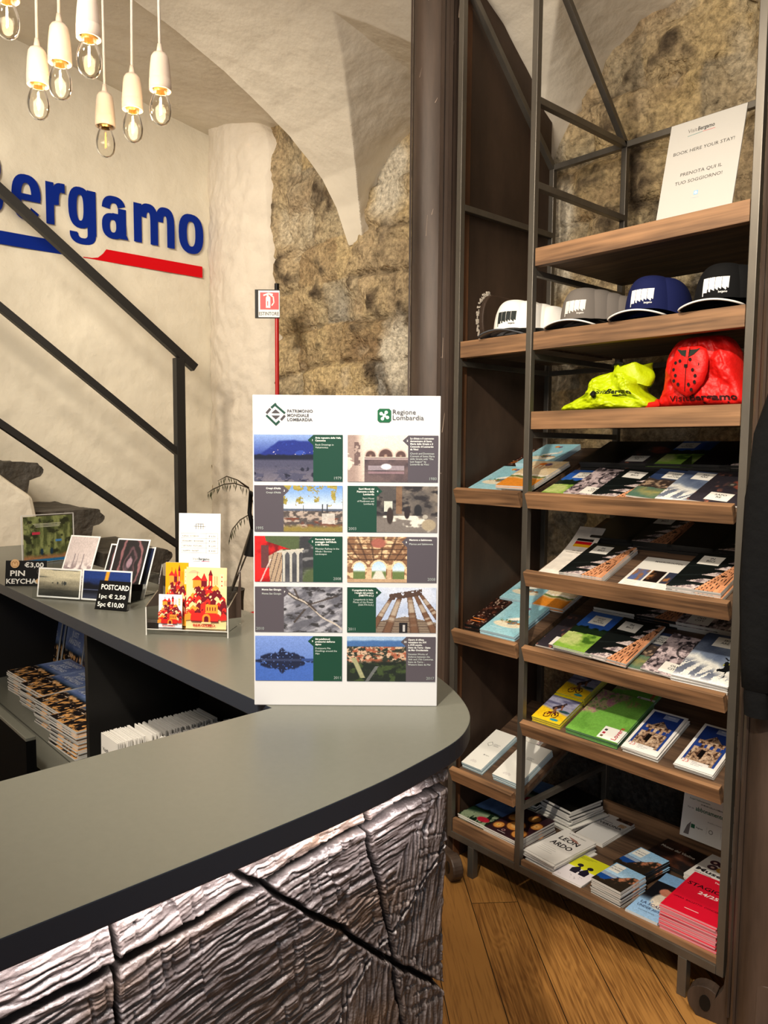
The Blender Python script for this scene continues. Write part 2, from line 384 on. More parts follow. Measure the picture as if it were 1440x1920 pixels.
# remains of pale render in the second bay and beside the springers
def blob(cx, cz, rx, rz, seed): return np.clip(1.25 - ((Xg - cx) / rx) ** 2 - ((Zg - cz) / rz) ** 2 + (fbm(Xg * 7, Zg * 7, seed) - .5) * 1.6, 0, 1)
pt = np.maximum.reduce([blob(-1.32, 2.78, .12, .26, 41), blob(-.40, 2.35, .13, .34, 42), blob(-1.28, 1.98, .10, .20, 43), blob(-1.45, 1.45, .12, .2, 44)])
plaster = np.array([.83, .79, .71]); c = mixc(c, plaster, pt * 1.3); dep = dep * (1 - .7 * pt) - .006 * pt
# dirt: the lower right of the wall is a dark grey cement render
low = np.clip((.72 - Zg) * 5 + (fbm(Xg * 4, Zg * 4, 45) - .5) * 2, 0, 1) * np.clip((Xg + .6) * 3, 0, 1)
c = mixc(c, np.array([.27, .255, .235]) * (1 + .5 * (fine[..., None] - .5)), low); dep = dep * (1 - .8 * low)
P = np.stack([Xg, BY + .0 - dep * .9, Zg], -1)
struct(vgrid('wall_back', P[:, ::-1][:, ::-1], M_stone, c, smooth='all'))

# lime-plastered corner pier that ends in a broken edge against the stone
ts = np.linspace(0, 1, 60); zs = np.linspace(.0, 3.52, 260); T, Zg2 = np.meshgrid(ts, zs)
xe = -2.29 + .035 * (fbm(Zg2 * 2.2, Zg2 * 0 + 3, 51) - .5) * 2 + .02 * (fbm(Zg2 * 11, Zg2 * 0, 52) - .5) - np.clip((Zg2 - 3.1) / .42, 0, 1) ** 3 * .35
X2 = -2.995 + T * (xe + 2.995)
bul = .035 + .085 * np.sin(np.clip(T * 1.02, 0, 1) * PI) ** .8
Y2 = BY - bul + (fbm(X2 * 5, Zg2 * 5, 53) - .5) * .05 + (fbm(X2 * 16, Zg2 * 16, 54) - .5) * .018
Y2 = np.where(T > .985, BY + .03, Y2)
struct(vgrid('trim_1', np.stack([X2, Y2, Zg2], -1), M_lime, smooth='all'))

# white wall with soft hand-trowelled relief
ys = np.arange(-4.6, BY + .03, .025); zs = np.arange(0, 3.95, .025); Yg, Zg = np.meshgrid(ys, zs)
d = (fbm(Yg * 1.6, Zg * 2.4, 61) - .5) * .05 + (fbm(Yg * 5, Zg * 7, 62) - .5) * .02
struct(vgrid('wall_left', np.stack([WX - .0 + np.clip(d * .8, -.010, .010), Yg, Zg], -1)[:, ::-1], M_plaster, smooth='all'))

# floor: oak boards laid on the diagonal
m, t, b = nt('oak_boards'); N = t.nodes; K = t.links
tc = N.new('ShaderNodeTexCoord'); mp = N.new('ShaderNodeMapping'); mp.inputs['Rotation'].default_value = (0, 0, math.radians(38)); K.new(tc.outputs['Object'], mp.inputs[0])
br = N.new('ShaderNodeTexBrick'); br.inputs['Scale'].default_value = 1; br.inputs['Brick Width'].default_value = 1.7; br.inputs['Row Height'].default_value = .155
br.inputs['Mortar Size'].default_value = .0016; br.inputs['Mortar Smooth'].default_value = .3; br.offset = .37
br.inputs['Color1'].default_value = (0, 0, 0, 1); br.inputs['Color2'].default_value = (1, 1, 1, 1); br.inputs['Mortar'].default_value = (.5, .5, .5, 1)
K.new(mp.outputs[0], br.inputs['Vector'])
sc = N.new('ShaderNodeVectorMath'); sc.operation = 'SCALE'; sc.inputs['Scale'].default_value = 6; K.new(br.outputs['Color'], sc.inputs[0])
ad = N.new('ShaderNodeVectorMath'); K.new(mp.outputs[0], ad.inputs[0]); K.new(sc.outputs[0], ad.inputs[1])
mp2 = N.new('ShaderNodeMapping'); mp2.inputs['Scale'].default_value = (2.2, 16, 1); K.new(ad.outputs[0], mp2.inputs[0])
n1 = N.new('ShaderNodeTexNoise'); n1.inputs['Scale'].default_value = .9; n1.inputs['Detail'].default_value = 2; n1.inputs['Distortion'].default_value = .5; K.new(mp2.outputs[0], n1.inputs['Vector'])
mu = N.new('ShaderNodeMath'); mu.operation = 'MULTIPLY'; mu.inputs[1].default_value = 75; K.new(n1.outputs[0], mu.inputs[0])
sn = N.new('ShaderNodeMath'); sn.operation = 'SINE'; K.new(mu.outputs[0], sn.inputs[0])
mp3 = N.new('ShaderNodeMapping'); mp3.inputs['Scale'].default_value = (6, 190, 1); K.new(ad.outputs[0], mp3.inputs[0])
n2 = N.new('ShaderNodeTexNoise'); n2.inputs['Scale'].default_value = 1; n2.inputs['Detail'].default_value = 3; K.new(mp3.outputs[0], n2.inputs['Vector'])
s1 = N.new('ShaderNodeMath'); s1.operation = 'MULTIPLY_ADD'; s1.inputs[1].default_value = .055; K.new(sn.outputs[0], s1.inputs[0]); K.new(n2.outputs[0], s1.inputs[2])
n4 = N.new('ShaderNodeTexNoise'); n4.inputs['Scale'].default_value = 2.2; n4.inputs['Detail'].default_value = 3; K.new(tc.outputs['Object'], n4.inputs['Vector'])
s2 = N.new('ShaderNodeMath'); s2.operation = 'MULTIPLY_ADD'; s2.inputs[1].default_value = .55; K.new(n4.outputs[0], s2.inputs[0]); K.new(s1.outputs[0], s2.inputs[2])
s3 = N.new('ShaderNodeMath'); s3.operation = 'MULTIPLY_ADD'; s3.inputs[1].default_value = .22; K.new(br.outputs['Color'], s3.inputs[0]); K.new(s2.outputs[0], s3.inputs[2])
rp = N.new('ShaderNodeValToRGB'); K.new(s3.outputs[0], rp.inputs[0]); e = rp.color_ramp.elements
e[0].position = .36; e[0].color = (*L3((.29, .185, .10)), 1); e[1].position = 1.0; e[1].color = (*L3((.68, .49, .26)), 1)
x = e.new(.70); x.color = (*L3((.50, .335, .165)), 1)
mx = N.new('ShaderNodeMix'); mx.data_type = 'RGBA'; mx.inputs[7].default_value = (*L3((.10, .06, .035)), 1); K.new(br.outputs['Fac'], mx.inputs[0]); K.new(rp.outputs[0], mx.inputs[6])
K.new(mx.outputs[2], b.inputs['Base Color']); b.inputs['Roughness'].default_value = .42; b.inputs['Specular IOR Level'].default_value = .4
bp = N.new('ShaderNodeBump'); bp.inputs['Strength'].default_value = .3; bp.inputs['Distance'].default_value = .002; K.new(s1.outputs[0], bp.inputs['Height']); K.new(bp.outputs[0], b.inputs['Normal'])
fl = MB().box((-3.05, -4.7, -.05), (3.3, BY + .1, 0)).build('floor', m); struct(fl)

# ================================================================== old steel columns with scrolled feet
def column(x, y, name, label, dirs, L):
    e = empty(name, (x, y, 0), label=label, cat='column')
    b = MB(); n = 28; prof = []
    for k in range(n):
        a = 2 * PI * k / n
        r = .088 / max(abs(math.cos(a - .735)), abs(math.sin(a - .735))) ** .35
        prof.append((r * math.cos(a), r * math.sin(a)))
    b.prism(prof, .0, 3.62); b.build('shaft', M_colm, e, smooth=True)
    s = MB()
    for a in (-.735 + .25, PI - .735 - .25, PI / 2 - .735, -PI / 2 - .735):
        for w_ in (-.16, .16):
            s.bar((.094 * math.cos(a + w_), .094 * math.sin(a + w_), .05), (.094 * math.cos(a + w_), .094 * math.sin(a + w_), 3.55), .012, .006, up=(math.cos(a), math.sin(a), 0))
    s.build('seam_strip', M_colm, e)
    sc_ = MB(); rq = random.Random(3)
    for k in range(16):
        a = -.735 + rq.uniform(-.9, .9); z_ = rq.uniform(1.3, 3.0); l_ = rq.uniform(.004, .03) if k % 3 else .07; w_ = rq.uniform(.0006, .002); sl = rq.uniform(-.05, .12)
        rad = lambda a_: .0885 / max(abs(math.cos(a_ - .735)), abs(math.sin(a_ - .735))) ** .35
        sc_.add([(rad(a) * math.cos(a), rad(a) * math.sin(a), z_), (rad(a + w_ * 14) * math.cos(a + w_ * 14), rad(a + w_ * 14) * math.sin(a + w_ * 14), z_), (rad(a + sl + w_ * 6) * math.cos(a + sl + w_ * 6), rad(a + sl + w_ * 6) * math.sin(a + sl + w_ * 6), z_ + l_), (rad(a + sl) * math.cos(a + sl), rad(a + sl) * math.sin(a + sl), z_ + l_)], [(0, 1, 2, 3)])
    sc_.build('paint_scratches', mk('pale_scratch', (.70, .62, .55), .7), e)
    for dx, dy in dirs:
        _l = math.hypot(dx, dy); dx /= _l; dy /= _l
        cx, cz = L - .022, .044; out = [(.06, 0), (L, 0)] + [(cx + .046 * math.cos(q_), cz + .044 * math.sin(q_)) for q_ in np.linspace(-.9, 2.2, 12)] + [(.118, .068), (.100, .10), (.092, .20), (.06, .20)]; hole = [(cx + .014 * math.cos(2 * PI * k / 12), cz + .022 * math.sin(2 * PI * k / 12)) for k in range(12)]
        M = Matrix(((dx, -dy, 0, 0), (dy, dx, 0, 0), (0, 0, 1, 0), (0, 0, 0, 1))) @ Matrix(((1, 0, 0, 0), (0, 0, 1, 0), (0, 1, 0, 0), (0, 0, 0, 1)))
        f = MB(); f.prism(out, -.02, .02, M=M).build('scroll_foot', M_colm, e, bevel=.005)
        h = MB(); h.prism(hole, -.0225, .0225, M=M).build('scroll_eye', M_black, e)
    return e
column(-.442, .026, 'steel_column', 'tall brown painted steel column left of the shelf rack, behind the counter end', ((1, -.42), (-.7, -.7), (-.5, .8)), .245)
column(.792, .0, 'steel_column', 'brown steel column at the right frame edge with a scrolled foot', ((-1, -.2), (.3, -.95), (0, 1)), .165)

# brown steel plate closing the left end of the rack, its top follows the vault
yy = np.linspace(.012, .53, 24)
b = MB(); ztop = [float(zceil(np.array(-.33), np.array(y))) + .03 - .0 for y in yy]
n = len(yy); v = [(-.335, y, .0) for y in yy] + [(-.335, y, z) for y, z in zip(yy, ztop)] + [(-.327, y, .0) for y in yy] + [(-.327, y, z) for y, z in zip(yy, ztop)]
f = []
for i in range(n - 1): f += [(i, i + 1, n + i + 1, n + i), (2 * n + i, 3 * n + i, 3 * n + i + 1, 2 * n + i + 1), (n + i, n + i + 1, 3 * n + i + 1, 3 * n + i)]
f += [(0, n, 3 * n, 2 * n), (n - 1, 3 * n - 1 + n - n, 4 * n - 1, 2 * n - 1)]
f[-1] = (n - 1, 2 * n + n - 1, 4 * n - 1, 2 * n - 1)
b.add(v, f)
pe = b.build('steel_side_plate', M_rust); tag(pe, 'dark brown sheet-steel panel standing between left column and shelf rack', 'steel panel')
q = MB()
for y0, y1 in ((.035, .065), (.40, .435)): q.box((-.3275, y0, .0), (-.322, y1, 2.72 if y0 > .1 else 3.1))
q.build('rusty_strip', M_rust_edge, pe)
hat = [(.13 + .07, 2.045), (.42, 2.045), (.42, 1.865), (.13 + .05, 1.865)] + [(.18 - .055 * math.sin(a), 1.955 - .09 * math.cos(a)) for a in np.linspace(.1, PI - .1, 12)]
Mx = Matrix(((0, 0, 1, -.327), (1, 0, 0, 0), (0, 1, 0, 0), (0, 0, 0, 1)))
MB().prism(hat, 0, .022, M=Mx).build('rounded_hatch', M_rust, pe, bevel=.004)
q = MB()
for k in range(150):
    a = R_.uniform(-.2, PI * .82); rr = R_.uniform(.95, 1.12); y_ = .18 - .058 * math.sin(a) * rr; z_ = 1.955 + .092 * math.cos(a) * rr
    s_ = R_.uniform(.001, .0035); q.box((-.3275, y_ - s_, z_ - s_), (-.3275 + s_, y_ + s_, z_ + s_))
q.build('chipped_plaster_rim', M_lime, pe)

# ================================================================== counter
H = 1.1
outl = [(.545, -3.4), (.537, -1.8), (.53, -1.32), (-1.75, -1.32), (-1.75, -.975), (.36, -.975), (.47, -.982), (.56, -1.0), (.641, -1.035), (.704, -1.073), (.752, -1.112), (.785, -1.155), (.808, -1.205), (.824, -1.281), (.838, -1.384), (.847, -1.552), (.852, -1.8), (.86, -3.4)]
_c = outl[5:-1]; _s = []
for _i in range(len(_c) - 1):
    _p0, _p1, _p2, _p3 = _c[max(_i - 1, 0)], _c[_i], _c[_i + 1], _c[min(_i + 2, len(_c) - 1)]
    for _k in range(4):
        _t = _k / 4; _s.append(tuple(.5 * (2 * a1 + (a2 - a0) * _t + (2 * a0 - 5 * a1 + 4 * a2 - a3) * _t * _t + (3 * a1 - a0 - 3 * a2 + a3) * _t ** 3) for a0, a1, a2, a3 in zip(_p0, _p1, _p2, _p3)))
outl = outl[:5] + _s + outl[-2:]
ct = MB().prism(outl[::-1], H - .029, H).build('countertop', M_top, bevel=.0015)
tag(ct, 'dark grey L-shaped laminate worktop with rounded corner', 'countertop')

_m = ct.data; _m.materials.append(M_edge)
for _p in _m.polygons:
    if abs(_p.normal.z) < .5: _p.material_index = 1
# carved log front: real relief
pxs = .80
def PP(px, py): p = PX(px, py, pxs); return (p[1], p[2])
ys = np.concatenate([np.arange(-2.75, -1.92, .006), np.arange(-1.92, -1.2195, .00115)]); zs = np.concatenate([np.arange(0, .62, .004), np.arange(.62, 1.0695, .00115)]); Yg, Zg = np.meshgrid(ys, zs)
# patches of chopping directions
rs = np.random.RandomState(5); pts = np.stack([rs.uniform(-2.8, -1.1, 46), rs.uniform(-.05, 1.1, 46)], -1)
wy = Yg + (fbm(Yg * 6, Zg * 6, 70) - .5) * .12; wz = Zg + (fbm(Yg * 6, Zg * 6, 71) - .5) * .12
dd = np.stack([(wy - p[0]) ** 2 + (wz - p[1]) ** 2 for p in pts]); idx = dd.argmin(0)
base = np.array([R_.choice([.02, .12, .22, .36, -.18, .42, .25, .08]) + R_.uniform(-.12, .12) for _ in pts])
base[::7] += 1.3
ang = base[idx]; ca, sa = np.cos(ang), np.sin(ang)
al = Yg * ca + Zg * sa; ac = -Yg * sa + Zg * ca; of = idx * 13.1
warp = (fbm(Yg * 7, Zg * 7, 72) - .5) * .022
acw = ac + warp + (vnoise(al * 45, ac * 45, 80) - .5) * .004
h1 = vnoise(al * 22 + of, acw * 330 + of, 73); h2 = vnoise(al * 70 + of, acw * 520, 74); h3 = vnoise(al * 190, ac * 30 + of, 75)
und = fbm(Yg * 7, Zg * 9, 76)
hgt = np.sqrt(h1) * .0064 + h2 * .0026 + np.clip(h3 - .60, 0, .3) * -.010 * (fbm(Yg * 9, Zg * 9, 81) > .5) + (und - .5) * .008 + (fbm(Yg * 3, Zg * 3, 82) - .5) * .02
def seg(px, py, ax, ay, bx, by):
    vx, vy = bx - ax, by - ay; t = np.clip(((px - ax) * vx + (py - ay) * vy) / (vx * vx + vy * vy), 0, 1)
    return np.hypot(px - ax - t * vx, py - ay - t * vy)
joint = [[(-60, 1946), (0, 1913), (200, 1807), (480, 1657), (607, 1580), (673, 1543), (760, 1497), (833, 1460)],
         [(203, 1720), (207, 1800), (213, 1960)], [(673, 1510), (690, 1613), (723, 1747), (730, 1807), (753, 1960)],
         [(380, 1600), (440, 1633), (597, 1717), (693, 1777), (727, 1797), (850, 1857)],
         [(835, 1560), (800, 1620), (730, 1737), (693, 1780), (653, 1853), (605, 1960)]]
wd = [.0060, .0030, .0042, .0038, .0022]
jy = (fbm(Yg * 25, Zg * 25, 77) - .5) * .008; g_all = 0
for L_, ww in zip(joint, wd):
    q = [PP(*p) for p in L_]; dmin = 9
    for a_, b_ in zip(q[:-1], q[1:]): dmin = np.minimum(dmin, seg(Yg + jy, Zg + jy, *a_, *b_))
    g = np.clip(1 - dmin / ww, 0, 1) ** .6; rim = np.clip(1 - np.abs(dmin - ww * 1.7) / (ww * 1.1), 0, 1)
    hgt = hgt * (1 - g) - g * .014 + rim * .002; g_all = np.maximum(g_all, g)
lowc = np.array([.21, .185, .185]); hic = np.array([.50, .455, .44])
tcol = np.clip(h1 * .6 + h2 * .3 + fbm(Yg * 3, Zg * 3, 78) * .6 - .35, 0, 1)[..., None]
cc = lowc * (1 - tcol) + hic * tcol; rust = np.clip((fbm(Yg * 5, Zg * 12, 79) - .64) * 5, 0, 1)[..., None]
cc = cc * (1 - rust * .5) + np.array([.40, .28, .18]) * rust * .5; cc = cc * (1 - .7 * g_all[..., None])
hgt[:, -3:] = -.03
M_carve = mk('hewn_wood_front', (1, 1, 1), .38, spec=.6, attr=True, noise=(120, .25), bump=(260, .5, .003))
fp = vgrid('carved_front', np.stack([pxs + hgt, Yg, Zg], -1), M_carve, cc, smooth='all')
tag(fp, 'rough axe-hewn dark wood front panel below the grey worktop', 'counter front')
MB().box((.74, -2.75, 0), (pxs - .036, -1.222, 1.0695)).build('backing_board', M_cab, fp)
ls = MB().box((.826, -3.0, 1.066), (.838, -1.56, 1.0708)).build('led_strip', M_led)
tag(ls, 'thin white light strip under the front edge of the worktop', 'light strip')
l = bpy.data.lights.new('led_glow', 'AREA'); l.shape = 'RECTANGLE'; l.size = 1.75; l.size_y = .012; l.energy = 5.8; l.color = (1, .93, .90)
o = bpy.data.objects.new('led_glow', l); COL.objects.link(o); o.location = (.834, -2.15, 1.065); o.rotation_euler = (0, 0, PI / 2)

# base units under the two arms
cb = empty('counter_cabinet', (-.6, -1.1, 0), label='dark open-fronted cabinet under the far arm of the counter', cat='cabinet')
T_ = .018; DZ = .73
b = MB(); b.box((-1.15, .1, 0), (1.1, .12, H - .030)); b.build('back_panel', M_cab, cb)
MB().box((-1.15, -.215, DZ - .018), (1.05, .1, DZ)).build('shelf', M_top, cb)
MB().box((-1.15, -.18, 0), (1.05, .1, .10)).build('plinth', M_cab, cb)
for x in (-1.15, -.62, .285, 1.04):
    MB().box((x, -.19, DZ), (x + T_, .1, H - .030)).build('divider', M_cab, cb)
# lower desk on the staff side
ds = MB().box((-1.75, -1.385, DZ - .03), (.5, -1.318, DZ)).build('staff_desk', M_top, bevel=.001)
tag(ds, 'low grey desk behind the counter where the brochure stacks stand', 'desk')
for x in (-1.7, .40): MB().box((x, -1.375, 0), (x + .03, -1.33, DZ - .03)).build('desk_leg', M_cab, ds)
p = PZ(69, 1380, .835)
bx = empty('black_box_unit', (p[0] - .3, p[1] - .02, 0), label='upright black box in front of the low desk at the left frame edge', cat='box')
MB().box((-.3, -.004, 0), (.3, .018, .827)).build('casing', mk('dull_black', (.02, .02, .022), .8, spec=.08), bx); MB().box((-.3, -.004, .827), (.3, .018, .835)).build('lid', M_top, bx, bevel=.001)
sb = MB().box((.56, -3.3, 0), (.735, -1.34, H - .030)).build('base_cabinet', M_cab); tag(sb, 'dark base carcass under the near arm of the counter', 'cabinet')

# ================================================================== shelf rack
D = .513; LX, RX = -.304, .674
rk = empty('display_rack', (0, 0, 0), label='tall open steel rack with stained wooden shelves against the stone wall', cat='shelf rack')
PT = .021
def tubebar(name, a, b, w_=PT, h_=None, parent=rk):
    return MB().bar(a, b, w_, h_).build(name, M_steel, parent, bevel=.0015)
for x in (LX, 0, RX):
    zt = 3.16
    zt = min(zt, float(zceil(np.array(x), np.array(0.0))) + .03)
    tubebar('post', (x, 0, .11), (x, 0, zt))
for x in (LX, 0, RX):
    tubebar('rear_post', (x, D, .11), (x, D, 2.565))
    tubebar('brace', (x, D - .005, 2.56), (x, .012, 3.035))
    tubebar('side_rail', (x, .01, 2.559), (x, D - .01, 2.559)) if x > -.2 else None
    tubebar('side_rail', (x, .01, 2.309), (x, D - .01, 2.309))
    for z in (2.045, 1.79, 1.545, .325):
        if x == LX and z in (2.045, 1.545): continue
        tubebar('side_rail', (x, .01, z), (x, D - .01, z), .018)
    tubebar('side_rail', (x, .01, .1225), (x, D - .01, .1225), .02)
for a, b_ in ((LX, 0), (0, RX)):
    tubebar('cross_rail', (a + .01, D, 2.559), (b_ - .01, D, 2.559))
    tubebar('cross_rail', (a + .01, 0, .1225), (b_ - .01, 0, .1225), .024)
    tubebar('cross_rail', (a + .01, D, .1225), (b_ - .01, D, .1225), .02)
    tubebar('cross_rail', (a + .01, D, 1.79), (b_ - .01, D, 1.79), .018)
for x, y in ((-.2, 0.0), (.573, 0.0), (-.2, D - .02), (.573, D - .02)):
    tubebar('leg', (x, y, 0), (x, y, .111), .026)

def flat_shelf(x0, x1, z0, z1, name='shelf'):
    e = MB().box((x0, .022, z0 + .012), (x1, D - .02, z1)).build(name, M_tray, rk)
    MB().box((x0, -.006, z0), (x1, .022, z1)).build('front_board', M_wood, e, bevel=.0015)
    return e
flat_shelf(.014, .660, 2.062, 2.116)
flat_shelf(.014, .660, 1.807, 1.862); flat_shelf(-.291, -.014, 1.807, 1.862)
flat_shelf(.012, .660, 1.562, 1.617)
TL = math.radians(20.7)
def TM(zt): return Matrix.Translation((0, 0, zt - .03)) @ Matrix.Rotation(TL, 4, 'X')
def tray(x0, x1, zt):
    M = TM(zt); o = empty('tray', mw=M); o.parent = rk
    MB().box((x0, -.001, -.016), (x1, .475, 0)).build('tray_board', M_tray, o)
    MB().box((x0, -.0225, -.018), (x1, -.001, .032)).build('front_lip', M_wood, o, bevel=.0015)
    for x in (x0, x1 - .004): MB().box((x, 0.0, -.026), (x + .004, .47, -.016)).build('support_angle', M_steel, o)
ZA, ZB, ZC, ZD, ZL = 1.368, 1.120, .877, .632, .378
for z in (ZA, ZB, ZC, ZD): tray(.014, .660, z)
for z in (ZA, ZC, ZL): tray(-.291, -.014, z)
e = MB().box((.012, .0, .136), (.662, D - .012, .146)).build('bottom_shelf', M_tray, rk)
MB().box((.012, -.004, .134), (.662, .010, .152)).build('front_strip', M_wood, e, bevel=.001)
MB().box((.012, .485, .146), (.662, .500, .205)).build('rear_board', M_wood, e, bevel=.001)
e = MB().box((-.291, .0, .136), (-.012, D - .012, .146)).build('bottom_shelf', M_tray, rk)
MB().box((-.291, -.008, .134), (-.014, .010, .183)).build('front_board', M_wood, e, bevel=.0015)

# ================================================================== printed covers (painted cell by cell on the paper)
def col3(U, c): return np.broadcast_to(np.array(c, float), U.shape + (3,)).copy()
def mx(a, b, t):
    t = np.clip(t, 0, 1)[..., None]; return a * (1 - t) + np.asarray(b, float) * t
def p_golf(U, V):
    c = mx(col3(U, (.13, .33, .70)), (.35, .62, .88), (fbm(U * 2, V * 3, 1) - .3) * 1.2 + (1 - V) * .4)
    ridge = .52 + .10 * fbm(U * 4, U * 0, 2) + .05 * vnoise(U * 14, V * 0, 3); c = mx(c, (.06, .13, .07), (ridge - V) * 40)
    g = .40 + .03 * fbm(U * 3, V * 0, 4) + U * .02; gr = mx(col3(U, (.50, .66, .25)), (.75, .80, .50), (fbm(U * 3, V * 6, 5) - .5) * 5); gr = mx(gr, (.25, .40, .12), (fbm(U * 5, V * 8, 6) - .58) * 9)
    return np.where((V < g)[..., None], gr, c)
def p_town(U, V):
    r = vnoise(np.floor(U * 11 + V * 4) * 3.3, np.floor(V * 15 - U * 2) * 5.1, 7); f = fbm(U * 14, V * 14, 8)
    c = mx(col3(U, (.30, .26, .28)), (.80, .73, .74), r * 1.2 + (f - .5) * 1.6); c = mx(c, (.16, .14, .16), (.42 - f) * 12)
    rr = np.hypot((U - .55) * 1.0, (V - .66)); c = mx(c, (.12, .11, .12), (np.abs(rr - .2) < .02) * .7); return c
def p_bici(U, V):
    c = mx(col3(U, (.055, .075, .075)), (.12, .15, .15), (np.abs((V - U * .25) % .28 - .02) < .008) * 1.0)
    w_ = (U * 1.25 - (1 - V) * .0 - .62 + V * .0); ed = U - (.52 + .40 * V)
    tri = ((V * 5.2) % 1.0); cry = (ed > -.42 * (1 - tri) * (1 - V * .8)) & (ed < 0.02) & (tri < .62)
    c = np.where(cry[..., None], mx(col3(U, (.80, .74, .73)), (.45, .40, .42), (fbm(U * 20, V * 20, 9) - .5) * 5), c)
    pk = ed / (1.15 - V) ; pl_ = mx(col3(U, (.70, .46, .32)), (.86, .62, .46), vnoise(np.floor(pk * 14) * 3.7, V * 3, 10)); pl_ = mx(pl_, (.12, .07, .05), ((pk * 14) % 1 < .16) * .8); pl_ = mx(pl_, (.12, .08, .06), (np.hypot((U - .8), (V - .42)) < .035) * .9)
    return np.where((ed > 0)[..., None], pl_, c)
def p_lake(U, V):
    c = mx(col3(U, (.10, .15, .28)), (.20, .27, .42), V); c = mx(c, (.25, .21, .19), (.66 - V + .1 * (fbm(U * 5, V * 0, 11) - .5)) * 30)
    c = np.where(((V < .6) & (V > .3))[..., None], mx(col3(U, (.23, .19, .17)), (.66, .56, .46), (fbm(U * 13, V * 17, 12) - .47) * 5), c)
    w_ = mx(col3(U, (.30, .42, .36)), (.60, .56, .34), (fbm(U * 3, V * 5, 13) - .4) * 3); return np.where((V < .31 + .05 * fbm(U * 6, U * 0, 14))[..., None], w_, c)
def p_ski(U, V):
    c = mx(col3(U, (.26, .31, .42)), (.72, .77, .82), (1 - V) * 1.1 + (fbm(U * 2, V * 2, 15) - .5) * 1.2)
    m_ = .42 - .28 * U + .08 * fbm(U * 7, V * 0, 16); c = mx(c, (.88, .88, .86), (m_ + .12 - V) * 12)
    c = mx(c, (.42, .45, .52), ((m_ - V) * 9) * (fbm(U * 9 - V * 5, V * 4, 17) > .5)); c = mx(c, (.92, .92, .93), (.10 - V) * 12)
    sk = (np.abs(U - .80) < .13) & (np.abs(V - .44 - (U - .8) * .3) < .03); c = np.where(sk[..., None], np.array([.62, .62, .22]), c)
    for x0, y0, x1, y1, w_ in ((.70, .44, .78, .30, .035), (.82, .42, .74, .30, .04), (.66, .28, .84, .33, .03), (.78, .3, .82, .16, .008), (.70, .50, .62, .54, .012)):
        vx, vy = x1 - x0, y1 - y0; t = np.clip(((U - x0) * vx + (V - y0) * vy) / (vx * vx + vy * vy), 0, 1); d = np.hypot(U - x0 - t * vx, V - y0 - t * vy); c = np.where((d < w_)[..., None], np.array([.05, .06, .07]), c)
    return c
def p_violin(U, V):
    c = mx(col3(U, (.20, .18, .21)), (.13, .12, .14), V)
    d = np.hypot((U - .72) / .30, (V - .60 + (U - .7) * .25) / .16); c = mx(c, (.45, .22, .17), (1 - d) * 6); c = mx(c, (.62, .38, .30), ((1 - d) * 4) * (fbm(U * 8, V * 8, 18) - .35))
    d2 = np.hypot((U - .47) / .09, (V - .60) / .07); c = mx(c, (.22, .20, .19), (1 - d2) * 6); return mx(c, (.5, .47, .43), (.45 - d2) * 6)
def p_tour(sky, land):
    def f(U, V):
        c = mx(col3(U, sky), np.array(sky) * .8 + .2, (fbm(U * 2, V * 4, 19) - .5) * 3)
        isl = np.hypot((U - .5) / .42, (V - .30) / .10); c = mx(c, (.90, .87, .78), (1 - isl) * 8)
        m_ = .34 + .10 * fbm(U * 6, V * 0, 20); d = np.hypot((U - .47) / .30, (V - .42) / .13); c = mx(c, (.36, .46, .50), (1 - d) * 5 * (fbm(U * 7, V * 9, 21) > .45))
        c = mx(c, (.95, .94, .90), (1 - np.hypot((U - .60) / .26, (V - .50 - (U - .6) * .25) / .055)) * 5); c = mx(c, (.85, .83, .80), (1 - np.hypot((U - .78) / .05, (V - .58) / .09)) * 5)
        c = mx(c, (.70, .45, .20), (1 - np.hypot((U - .55) / .34, (V - .37) / .035)) * 4 * (fbm(U * 22, V * 22, 22) > .5)); c = mx(c, (.35, .45, .20), (1 - np.hypot((U - .38) / .2, (V - .39) / .05)) * 4 * (fbm(U * 22, V * 22, 23) > .52))
        c = mx(c, (.93, .55, .15), (1 - np.hypot((U - .46) / .07, (V - .86) / .045)) * 8); return mx(c, (.45, .38, .50), (1 - np.hypot((U - .57) / .06, (V - .84) / .05)) * 8)
    return f
def p_beige(U, V):
    c = mx(col3(U, (.90, .82, .68)), (.84, .72, .52), (fbm(U * 3, V * 4, 24) - .5) * 3); r = .30 + .10 * fbm(U * 5, V * 0, 25)
    c = mx(c, (.96, .93, .88), (1 - np.abs(V - r - .05) * 18) * (fbm(U * 18, V * 18, 26) > .42) * 2); c = mx(c, (.42, .48, .25), (1 - np.abs(V - r) * 26) * 2); c = mx(c, (.88, .55, .18), (r - .03 - V) * 16)
    c = mx(c, (.90, .50, .15), (1 - np.hypot((U - .40) / .11, (V - .88) / .05)) * 8); c = mx(c, (.42, .34, .45), (1 - np.hypot((U - .58) / .10, (V - .86) / .06)) * 8)
    return mx(c, (.80, .45, .20), ((U - .2) % .12 < .03) * (V > .70) * (V < .84) * (U < .7) * .8)
def p_brown(U, V):
    c = mx(col3(U, (.13, .07, .06)), (.36, .20, .15), (fbm(U * 5, V * 11, 27) - .45) * 4); return mx(c, (.72, .62, .55), (fbm(U * 9, V * 24, 28) - .66) * 12)
def p_black(U, V): return mx(col3(U, (.03, .03, .03)), (.09, .07, .06), (fbm(U * 3, V * 3, 29) - .45) * 3)
